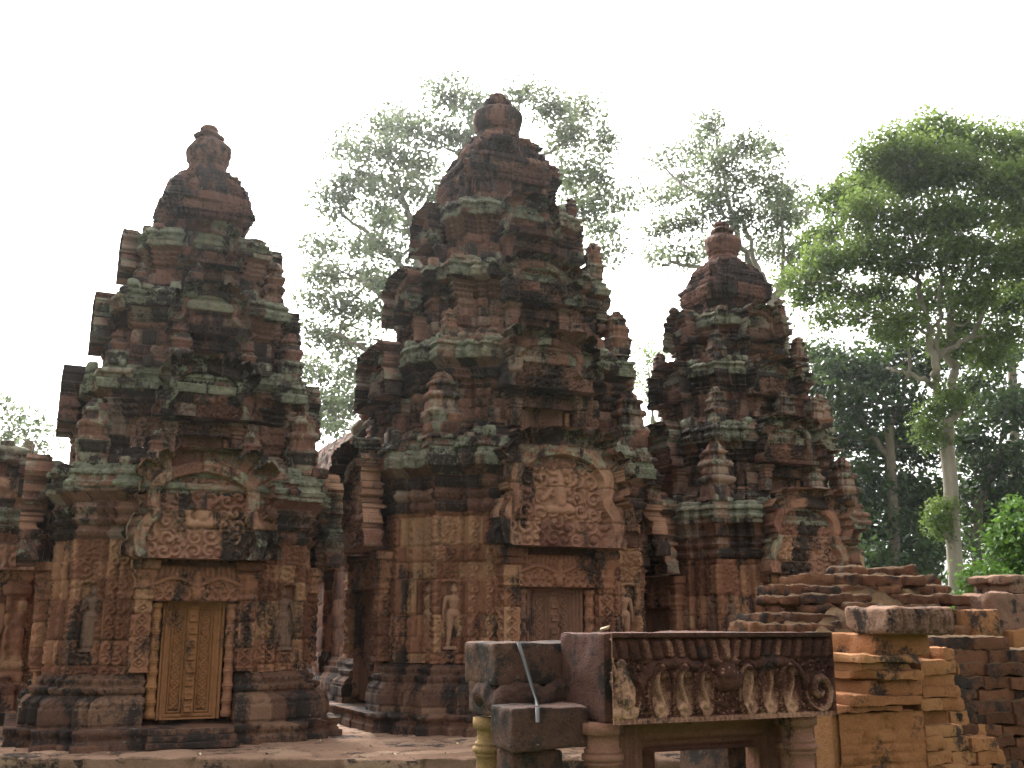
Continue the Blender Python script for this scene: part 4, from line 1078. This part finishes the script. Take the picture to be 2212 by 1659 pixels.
def ruined_wall():
    Y = 5.4
    r = empty('ruined_wall', at_y(1900, 1500, Y) * np.array([1, 1, 0]) + np.array([0, 0, GZ0])); tag(r, 'broken orange brick wall with moulded pilaster and stone capital, right foreground', 'ruined wall')
    base = np.array(r.location)
    def part(name, mat, fn):
        mb = MB(); fn(mb); mb.V = [v - base for v in mb.V]; return mb.build(name, mat, r)
    part('pilaster_core', M['brickwall'], lambda mb: box_at(mb, 1812, 1996, 1536, 2060, Y + .02, .58, 81, rnd=.015, amp=.012, n=50, fr=5, tone=.75, lich=.05))
    x0 = at_y(1812, 1600, Y)[0]; x1 = at_y(1996, 1600, Y)[0]; z1 = at_y(1900, 1538, Y)[2]
    U, V = grid(x0, x1, GZ0, z1, .009)
    dm, tn = masonry(U, V, 33, .082, .25, .012, .012, .02, .02)
    peel = sstep(-.05, .15, fbm(U * 3, V * 3, 0 * U, 5, 4) + .25 * (V < z1 - .55))
    Hh = np.where(True, .016 * (1 - peel) + .6 * dm * (.35 + .65 * peel), 0) + fbm(U * 9, V * 9, 0 * U, 8, 3) * .008
    o = relief_mesh('pilaster_face', U - base[0], V - base[2], Hh + .01, np.ones(U.shape, bool), M['brickwall'], r, back=.03, tone=.45 + .4 * (tn - .5) * peel, lich=.12 + 0 * U); o.location = (0, Y - base[1] + .01, 0)
    def mould(mb):
        for i, (a, b, c, d, o) in enumerate([(1806, 1950, 1523, 1539, -.05), (1846, 1998, 1502, 1525, -.08), (1870, 1996, 1468, 1503, .0), (1866, 1996, 1449, 1469, -.07), (1862, 1995, 1431, 1450, -.03), (1868, 2002, 1415, 1432, -.11)]):
            box_at(mb, a, b, c, d, Y + o, .6 - o, 90 + i, rnd=.012, amp=.022, n=26, fr=8, tone=.2 + .12 * i, lich=.1, tilt=(0, .015), chip=1)
    part('moulding', M['brickwall'], mould)
    part('neck', M['brickwall'], lambda mb: box_at(mb, 1892, 2012, 1368, 1417, Y + .0, .55, 98, rnd=.02, amp=.02, n=18, fr=7, tone=.5))
    def capf(mb):
        c, s = box_at(mb, 1918, 2062, 1310, 1371, Y - .16, .40, 99, rnd=.03, amp=.03, n=34, fr=7, lich=.45, chip=1)
    cp = part('capital', M['capital'], capf)
    x0 = at_y(1924, 1340, Y - .16)[0]; x1 = at_y(2056, 1340, Y - .16)[0]; z1 = at_y(1990, 1316, Y - .16)[2]; z0 = at_y(1990, 1368, Y - .16)[2]
    U, V = grid(x0, x1, z0, z1, .006); vn = (V - z0) / (z1 - z0)
    Hh = .035 * petals(U + .03, 1 - vn, .115) * sstep(0, .15, vn) - .012 * np.cos((U + .03) / .115 * 2 * pi * 3) * (vn < .8) + .012 * curls(U, V, .05, 4) + fbm(U * 14, V * 14, 0 * U, 3, 3) * .012
    Hh = Hh * sstep(-.75, .0, fbm(U * 5, V * 5, 0 * U + 2, 7, 2) + .2) + .004
    o = relief_mesh('carved_band', U - base[0], V - base[2], Hh, np.ones(U.shape, bool), M['capital'], cp, back=.03, tone=.5 + 0 * U, lich=.3 + 0 * U); o.location = (0, Y - .16 - base[1] + .012, 0)
    rg = random.Random(9)
    def bricks(mb):
        k = 0
        v = 1398
        while v < 1720:
            h = rg.uniform(24, 33); u = 1992; first = True
            ur = 2052 + rg.uniform(0, 44) + (40 if v > 1540 else 0) + max(0, (v - 1450) * .25)
            while u < ur:
                w = rg.uniform(42, 90)
                box_at(mb, u, min(u + w, ur), v, v + h + .5, Y + .06 + rg.uniform(-.02, .04) + (.12 if rg.random() < .12 else 0), .5, 700 + k, rg.uniform(-.03, .03), rnd=.012, amp=.025, n=16, fr=13, tone=.4 + .6 * rg.random(), lich=.15)
                u += w + .5; k += 1
            v += h
    part('brick_face', M['brickwall'], bricks)
    def dark(mb):
        k = 0; v = 1376; i = 0
        while v < 1720:
            h = rg.uniform(22, 30); u = 2058 + rg.uniform(-10, 15) - (20 if i == 0 else 0)
            while u < 2330:
                w = rg.uniform(50, 90)
                if not (i < 1 and u > 2140): box_at(mb, u, u + w, v, v + h + 1, Y + .38 - min(i, 6) * .03 + rg.uniform(-.03, .05), .6, 800 + k, rg.uniform(-.06, .06), rnd=.016, amp=.03, n=14, fr=13, tone=.6 * rg.random(), lich=.3)
                u += w; k += 1
            v += h; i += 1
    part('brick_core', M['brick'], dark)
ruined_wall()
def right_ruin():
    Y = 7.2
    r = empty('ruined_masonry', at_y(2180, 1500, Y) * np.array([1, 1, 0]) + np.array([0, 0, GZ0])); tag(r, 'pale broken masonry with a tilted slab at the right edge, below the bright green bush', 'ruined masonry')
    base = np.array(r.location)
    def part(name, mat, L):
        mb = MB()
        for i, (a, b, c, d, o, s) in enumerate(L): box_at(mb, a, b, c, d, Y + o, .5, s, rnd=.025, amp=.04, n=16, fr=7, tone=.5 + .3 * hsh(s, 1), lich=.2, tilt=(0, .03 * ((s % 3) - 1)))
        mb.V = [v - base for v in mb.V]; return mb.build(name, mat, r)
    part('slab', M['capital'], [(2158, 2225, 1282, 1395, 0, 201), (2176, 2260, 1243, 1262, .1, 202), (2192, 2270, 1261, 1284, .1, 203)])
    part('brick_core', M['brickwall'], [(2108, 2162, 1318, 1400, -.05, 204), (2222, 2300, 1300, 1400, .1, 205), (2085, 2300, 1395, 1560, -.02, 206), (2190, 2330, 1360, 1400, -.1, 207)])
right_ruin()
def back_steps():
    mb = MB()
    for i, (v0, v1, Y) in enumerate([(1623, 1640, 10.9), (1640, 1658, 10.6), (1656, 1690, 10.3)]): box_at(mb, 1190, 1330, v0, v1, Y, .6, 220 + i, rnd=.02, amp=.02, n=24, fr=7, lich=.4)
    o = mb.build('terrace_steps', M['base']); tag(o, 'low stone steps seen between the block pile and the carved doorway', 'steps')
back_steps()

# ------------------------------------------------------------------ trees
def curve(pts, n=8):
    """Catmull-Rom through the points"""
    P = np.array(pts, float)
    if len(P) == 2: 
        t = np.linspace(0, 1, n)[:, None]; return P[0] * (1 - t) + P[1] * t
    P = np.concatenate([[2 * P[0] - P[1]], P, [2 * P[-1] - P[-2]]]); out = []
    for i in range(1, len(P) - 2):
        t = np.linspace(0, 1, n, endpoint=False)[:, None]
        out.append(.5 * ((2 * P[i]) + (-P[i - 1] + P[i + 1]) * t + (2 * P[i - 1] - 5 * P[i] + 4 * P[i + 1] - P[i + 2]) * t ** 2 + (-P[i - 1] + 3 * P[i] - 3 * P[i + 1] + P[i + 2]) * t ** 3))
    return np.concatenate(out + [P[-2][None]])
def leaves(C, n_each, spread, size, rg, tone_c, asp=.55, up=.7):
    """n_each leaves around every cluster centre C; returns mesh arrays"""
    N = len(C) * n_each
    c = np.repeat(C, n_each, 0)
    p = c + rg.normal(0, 1, (N, 3)) * np.array([1, 1, .62]) * spread * .5
    nrm = rg.normal(0, 1, (N, 3)) * .75 + np.array([0, 0, up]); nrm /= np.linalg.norm(nrm, axis=1)[:, None]
    a = np.cross(nrm, rg.normal(0, 1, (N, 3))); a /= np.linalg.norm(a, axis=1)[:, None]
    b = np.cross(nrm, a)
    l = size * rg.uniform(.6, 1.3, N)[:, None] * .5; w = l * asp
    V = np.stack([p - a * l, p + b * w - a * l * .1, p + a * l, p - b * w - a * l * .1], 1).reshape(-1, 3)
    Q = np.arange(4 * N).reshape(N, 4)
    t = np.clip(np.repeat(tone_c, n_each) + rg.normal(0, .13, N), 0, 1)
    return V, Q, np.repeat(t, 4)
def tree(name, label, D, trunk, limbs, blobs, mat, barkm, seed, ncl=9, nl=40, spread=1.0, size=.26, depth=3.0, creep=None, group='trees behind the temple', shell=.75):
    rg = np.random.default_rng(seed); p_ = px(D)
    ground = GZ0
    tp = [at_d(u, v, D) for u, v, r in trunk]
    base = tp[0].copy(); base[2] = ground - .1
    if tp[0][2] > ground + .3: tp = [base] + tp; rad = [trunk[0][2] * 1.15] + [t[2] for t in trunk]
    else: rad = [t[2] for t in trunk]
    root = empty(name, base); tag(root, label, 'tree', group)
    mb = MB(); nodesP = []; nodesR = []
    cv = curve(tp, 8); rr = np.interp(np.linspace(0, 1, len(cv)), np.linspace(0, 1, len(rad)), rad) * p_
    tube(mb, cv, rr, 14); nodesP += list(cv[len(cv) // 2:]); nodesR += list(rr[len(cv) // 2:])
    for L in limbs:
        pts = []
        for q in L:
            dd = D + (q[3] if len(q) > 3 else rg.uniform(-.4, .4) * depth)
            pts.append(at_d(q[0], q[1], dd if len(pts) else D))
        # start exactly on the trunk or an earlier limb
        allp = np.array(nodesP); j = np.argmin(((allp - pts[0]) ** 2).sum(1)); pts[0] = allp[j]
        c = curve(pts, 7); r = np.interp(np.linspace(0, 1, len(c)), np.linspace(0, 1, len(L)), [min(L[0][2] * p_, nodesR[j])] + [q[2] * p_ for q in L[1:]])
        c[1:-1] += rg.normal(0, 1, (len(c) - 2, 3)) * r[1:-1, None] * .6
        tube(mb, c, r, 9); nodesP += list(c); nodesR += list(r)
    CC = []; TC = []
    for (u, v, ru, rv) in blobs:
        c0 = at_d(u, v, D + rg.uniform(-1, 1) * depth)
        allp = np.array(nodesP); dist = np.linalg.norm((allp - c0) * np.array([1, 1, 1.0]) + np.where(allp[:, 2:] > c0[2], 1, 0) * .8, axis=1); j = np.argmin(dist)
        s = allp[j]; mid = (s + c0) / 2 + np.array([0, 0, -.08]) * np.linalg.norm(c0 - s) + rg.normal(0, .2, 3)
        c = curve([s, mid, c0], 6); r0 = min(nodesR[j] * .6, .05 + .03 * np.linalg.norm(c0 - s)); r = np.linspace(r0, max(.02, r0 * .4), len(c))
        tube(mb, c, r, 6); nodesP += list(c[3:]); nodesR += list(r[3:])
        n = max(3, int(ncl * (ru * rv) / 2200))
        q = rg.normal(0, 1, (n, 3)); q /= np.linalg.norm(q, axis=1)[:, None]
        q *= (rg.uniform(0, 1, n) ** .4)[:, None]
        cl = c0 + q * np.array([ru * p_, min(ru * p_, depth), rv * p_])
        for e in cl[::2]:
            tube(mb, curve([c0, (c0 + e) / 2 + rg.normal(0, .08, 3), e], 3), np.linspace(.4 * r0 + .008, .008, 7)[:len(curve([c0, c0, e], 3))], 4)
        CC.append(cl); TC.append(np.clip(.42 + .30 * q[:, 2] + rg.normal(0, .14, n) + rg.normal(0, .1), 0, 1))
    b0 = np.array(base)
    mb.V = [v - b0 for v in mb.V]
    mb.build('trunk', barkm, root, True)
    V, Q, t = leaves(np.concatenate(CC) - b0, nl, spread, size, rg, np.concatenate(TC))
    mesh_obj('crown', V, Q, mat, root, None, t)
    for (u, v, ru, rv) in (creep or []):
        c0 = at_d(u, v, D - .35); n = 34
        q = rg.normal(0, 1, (n, 3)); q /= np.linalg.norm(q, axis=1)[:, None]; q *= (rg.uniform(0, 1, n) ** .4)[:, None]
        cl = c0 + q * np.array([ru * p_, ru * p_ * .6, rv * p_]) - b0
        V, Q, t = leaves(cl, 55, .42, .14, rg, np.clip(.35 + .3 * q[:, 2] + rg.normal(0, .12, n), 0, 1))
        mesh_obj('creeper', V, Q, M['leaf_light'], root, None, t)
    return root
def B(*a): return a
TA = [(960, 205, 55, 36), (1040, 230, 60, 36), (1120, 215, 55, 30), (1200, 230, 60, 32), (1270, 240, 45, 34), (1290, 310, 40, 34), (1230, 300, 60, 34), (1290, 380, 40, 30), (1240, 370, 50, 30), (1325, 430, 45, 32), (1270, 450, 50, 28), (1300, 490, 40, 28), (1230, 420, 40, 26),
      (860, 260, 55, 34), (930, 290, 60, 36), (800, 285, 55, 30), (750, 325, 50, 26), (830, 335, 60, 34), (900, 350, 60, 34), (780, 400, 60, 32), (850, 420, 60, 34), (930, 420, 50, 34), (715, 415, 45, 24), (740, 450, 55, 30), (820, 470, 60, 32), (890, 490, 50, 34), (690, 525, 50, 20), (760, 530, 55, 30), (840, 540, 50, 32), (720, 590, 60, 30), (790, 600, 55, 32), (850, 610, 45, 32), (685, 640, 40, 24), (740, 660, 60, 34), (810, 670, 50, 32), (690, 720, 50, 30), (750, 740, 55, 34), (680, 800, 40, 30), (720, 820, 45, 36), (775, 800, 35, 30), (700, 880, 40, 40), (730, 900, 35, 36), (705, 940, 25, 26), (1000, 300, 60, 40), (760, 870, 30, 30), (1300, 545, 40, 22)]
tree('tall_tree', 'tall airy grey-green tree spreading behind the middle tower', 46, [(905, 1330, 22), (900, 900, 18), (895, 700, 15), (905, 560, 12)],
     [[(900, 700, 9), (830, 640, 7), (770, 600, 5)], [(900, 640, 9), (850, 560, 7), (790, 500, 5), (730, 460, 3)], [(905, 560, 9), (880, 450, 7), (830, 390, 5), (770, 370, 3)], [(905, 560, 10), (960, 420, 8), (1010, 300, 5), (1040, 240, 3)], [(960, 420, 7), (1100, 380, 6), (1200, 320, 4), (1260, 270, 3)], [(950, 450, 7), (1150, 450, 6), (1300, 430, 3)], [(900, 800, 8), (800, 760, 6), (720, 720, 4)], [(900, 880, 7), (790, 880, 5), (715, 870, 3)]],
     TA, M['leaf_grey'], M['bark'], 5, ncl=13, nl=74, spread=.84, size=.25, depth=3.0)
TBb = [(1550, 270, 45, 24), (1600, 300, 50, 28), (1500, 318, 55, 26), (1435, 345, 40, 20), (1660, 335, 40, 26), (1560, 360, 70, 32), (1480, 395, 60, 28), (1640, 400, 60, 34), (1420, 435, 45, 22), (1700, 420, 50, 34), (1540, 440, 60, 34), (1610, 470, 55, 34), (1440, 500, 45, 30), (1475, 555, 45, 24), (1550, 520, 40, 30), (1745, 455, 40, 28), (1680, 490, 55, 34), (1725, 540, 40, 30), (1420, 560, 30, 20), (1650, 540, 40, 26), (1500, 470, 40, 26)]
tree('tall_tree', 'tall thin-crowned tree rising behind the right tower, with bare forked limbs', 50, [(1690, 1330, 16), (1685, 800, 13), (1665, 640, 11)],
     [[(1665, 640, 9), (1620, 560, 7), (1575, 440, 5), (1548, 290, 3)], [(1665, 640, 8), (1640, 590, 6), (1610, 490, 4)], [(1670, 650, 8), (1700, 575, 5), (1735, 510, 3)], [(1670, 660, 7), (1690, 600, 5), (1690, 440, 3)], [(1650, 620, 6), (1560, 595, 5), (1470, 570, 4), (1430, 575, 3)], [(1575, 440, 5), (1490, 410, 4), (1430, 360, 2)]],
     TBb, M['leaf_grey'], M['bark'], 8, ncl=13, nl=70, spread=.82, size=.25, depth=2.4)
TC_ = [(2000, 295, 70, 32), (1900, 325, 50, 34), (2100, 310, 60, 34), (2190, 320, 50, 40), (1870, 390, 50, 32), (1960, 385, 70, 36), (2060, 385, 70, 36), (2160, 400, 60, 40), (1810, 435, 45, 30), (1880, 460, 65, 34), (1980, 470, 65, 36), (2090, 470, 65, 36), (2190, 480, 50, 40), (1775, 515, 50, 30), (1850, 545, 70, 34), (1950, 555, 70, 32), (2060, 550, 70, 34), (2160, 560, 60, 36), (1745, 590, 45, 26), (1800, 630, 60, 22), (1900, 635, 60, 26), (1735, 640, 40, 18), (2000, 640, 60, 28), (2110, 640, 60, 30), (2190, 640, 45, 40), (1950, 690, 45, 22), (2080, 700, 45, 24), (1700, 610, 25, 16), (2240, 400, 50, 60), (2240, 560, 50, 60), (1870, 680, 40, 18), (2170, 720, 40, 30), (1810, 680, 40, 16), (1920, 725, 45, 18), (2060, 745, 45, 20), (2140, 770, 40, 24), (1930, 355, 50, 40), (2030, 340, 60, 40), (1840, 420, 40, 40), (1780, 560, 40, 36)]
tree('big_tree', 'big light green tree with a pale forked trunk, right side', 40, [(2069, 1330, 16), (2066, 1260, 15), (2057, 1130, 14), (2053, 1040, 14), (2046, 970, 14)],
     [[(2046, 970, 11), (2030, 880, 9), (2018, 800, 8), (2006, 715, 7), (1983, 615, 5), (1975, 520, 4), (1950, 420, 3)], [(2048, 975, 11), (2060, 890, 10), (2060, 780, 9), (2058, 670, 7), (2085, 610, 5), (2120, 520, 3)], [(2018, 800, 6), (2030, 700, 5), (2035, 560, 4), (2095, 400, 3)], [(2060, 780, 7), (2100, 720, 5), (2130, 650, 4), (2190, 560, 3)], [(2026, 850, 6), (1990, 818, 5), (1935, 800, 3), (1915, 795, 2)], [(2006, 715, 5), (1960, 680, 4), (1880, 650, 3), (1800, 600, 2)], [(1983, 615, 4), (1900, 540, 3), (1830, 500, 2)], [(2058, 670, 5), (2040, 560, 4), (2010, 420, 3)], [(2066, 1190, 5), (2050, 1165, 4), (2040, 1150, 3)]],
     TC_, M['leaf_light'], M['bark'], 12, ncl=20, nl=110, spread=.68, size=.19, depth=2.6, creep=[(2048, 862, 42, 36), (2008, 925, 36, 46), (2030, 1120, 32, 40)])
TD = [(1775, 765, 45, 30), (1830, 800, 50, 36), (1900, 790, 50, 44), (1760, 840, 40, 30), (1850, 880, 60, 40), (1930, 880, 55, 45), (1820, 950, 50, 40), (1900, 970, 60, 45), (1985, 960, 45, 45), (1860, 1050, 60, 45), (1950, 1060, 60, 45), (1890, 1140, 60, 45), (1980, 1140, 50, 45), (1930, 1215, 60, 36), (2000, 1060, 40, 40), (1960, 740, 45, 32), (1995, 810, 40, 40), (1870, 1215, 50, 36), (2010, 1210, 40, 36)]
tree('dark_tree', 'dense dark green tree filling the gap left of the pale forked trunk', 52, [(1935, 1330, 12), (1930, 1100, 10), (1920, 900, 8)], [[(1930, 1000, 6), (1870, 920, 5), (1830, 820, 3)], [(1925, 920, 6), (1960, 820, 4), (1965, 750, 3)]], TD, M['leaf_dark'], M['barkdark'], 21, ncl=14, nl=70, spread=1.05, size=.36, depth=2.5)
TE_ = [(2110, 850, 50, 45), (2165, 880, 50, 45), (2100, 950, 50, 45), (2135, 1010, 60, 40), (2195, 1000, 45, 45), (2090, 1060, 50, 40), (2160, 1070, 55, 45), (2110, 1140, 55, 40), (2180, 1130, 50, 40), (2090, 770, 40, 40), (2150, 780, 40, 36), (2120, 1190, 50, 20), (2230, 1080, 50, 60), (2220, 900, 40, 40)]
tree('dark_tree', 'dark leafy tree behind and right of the pale forked trunk', 56, [(2112, 1340, 11), (2110, 1240, 10), (2115, 1060, 8)], [[(2112, 1100, 6), (2160, 980, 4), (2170, 880, 3)]], TE_, M['leaf_dark'], M['barkdark'], 23, ncl=13, nl=70, spread=1.05, size=.36, depth=2.5)
tree('slender_tree', 'slender tree with a straight bare trunk at the right edge', 62, [(2208, 1330, 9), (2200, 1150, 9), (2192, 950, 9), (2184, 730, 8)], [[(2186, 760, 6), (2160, 640, 4)]], [(2185, 330, 45, 50), (2205, 300, 40, 40), (2180, 620, 50, 50), (2160, 690, 40, 30), (2215, 700, 30, 50), (2190, 480, 40, 60), (2150, 1010, 20, 16)], M['leaf_grey'], M['barkdark'], 27, ncl=9, nl=40, spread=1., size=.26)
tree('leafy_bush', 'bright green feathery bush at the lower right above the pale masonry', 24, [(2165, 1400, 8), (2165, 1330, 6)], [], [(2140, 1265, 36, 34), (2185, 1195, 32, 36), (2205, 1150, 26, 26), (2175, 1290, 40, 36), (2122, 1300, 22, 22), (2225, 1240, 40, 60), (2150, 1330, 40, 30), (2110, 1255, 28, 26), (2200, 1110, 26, 24), (2175, 1150, 26, 24), (2095, 1310, 22, 22)], M['leaf_bright'], M['barkdark'], 31, ncl=34, nl=80, spread=.36, size=.13, depth=.9, group='bushes')
tree('small_tree', 'rounded tree top beyond the left edge, left of the first tower', 44, [(-30, 1330, 10), (-20, 1000, 8)], [[(-20, 1000, 6), (20, 940, 3)]], [(15, 885, 36, 18), (50, 900, 34, 16), (30, 930, 36, 20), (78, 925, 16, 14), (85, 962, 20, 14), (55, 970, 30, 18), (10, 960, 30, 26), (30, 1000, 30, 20), (-20, 900, 30, 30)], M['leaf_grey'], M['bark'], 35, ncl=14, nl=36, spread=.7, size=.22, depth=1.6)
tree('young_tree', 'pale young tree seen in the gap between the middle and right towers', 58, [(1410, 1330, 7), (1410, 900, 5)], [], [(1395, 755, 34, 28), (1435, 775, 34, 30), (1410, 810, 40, 30), (1440, 840, 30, 30), (1400, 860, 30, 30), (1420, 920, 30, 40)], M['leaf_light'], M['bark'], 37, ncl=10, nl=34, spread=.9, size=.24, depth=1.6)
tree('young_tree', 'pale young tree just right of the right tower, before the dark trees', 54, [(1800, 1330, 8), (1795, 950, 6)], [], [(1760, 760, 36, 28), (1790, 800, 36, 30), (1760, 850, 36, 30), (1800, 880, 36, 30), (1790, 940, 34, 34), (1830, 1010, 34, 36), (1730, 740, 22, 16)], M['leaf_grey'], M['bark'], 39, ncl=11, nl=36, spread=.9, size=.25, depth=1.6)

def far_wood():
    rg = np.random.default_rng(77); n = 420
    a = rg.uniform(-.95, .95, n) + YAW; D = rg.uniform(70, 88, n)
    x, y = np.sin(a) * D, np.cos(a) * D; z = -.5 + rg.uniform(.2, 1, n) ** 1.2 * (4.6 + 1.6 * np.sin(a * 9))
    V, Q, t = leaves(np.stack([x, y, z], 1), 90, 2.6, .5, rg, np.clip(.4 + .2 * rg.normal(0, 1, n), 0, 1))
    o = mesh_obj('distant_wood', V, Q, M['leaf_dark'], None, None, t); tag(o, kind='stuff')
far_wood()

def litter():
    rg = random.Random(12); P = [(340, 1600), (520, 1607), (610, 1618), (690, 1600), (745, 1625), (800, 1612), (850, 1630), (905, 1618), (960, 1626), (130, 1628), (30, 1622), (240, 1626), (430, 1629), (575, 1628), (720, 1575), (985, 1605)]
    for i, (u, v) in enumerate(P):
        p = at_z(u, v, .012); mb = MB(); L = rg.uniform(.05, .085); t = np.linspace(0, 1, 6); V = []; Q = []
        for tt in t:
            w = L * .3 * sin(pi * min(1, tt + .02)) + .002
            V += [((tt - .5) * L, -w, .012 * sin(tt * 5 + i)), ((tt - .5) * L, 0, .004), ((tt - .5) * L, w, .014 * sin(tt * 4 + i * 2))]
        for k in range(5):
            for c in (0, 1): Q.append((3 * k + c, 3 * k + 3 + c, 3 * k + 4 + c, 3 * k + 1 + c))
        mb.add(V, Q); o = mb.build('fallen_leaf', M['drybrown'] if i % 3 else M['drypale']); o.location = (p[0], p[1], .014); o.rotation_euler = (0, 0, rg.uniform(0, 6))
        tag(o, 'one of the small dry leaves scattered on the terrace paving', 'leaf', 'dry leaves on the terrace')
m, t_, b_ = nodes('brown_dry_leaf'); b_.inputs['Base Color'].default_value = (.22, .13, .05, 1); M['drybrown'] = m
litter()
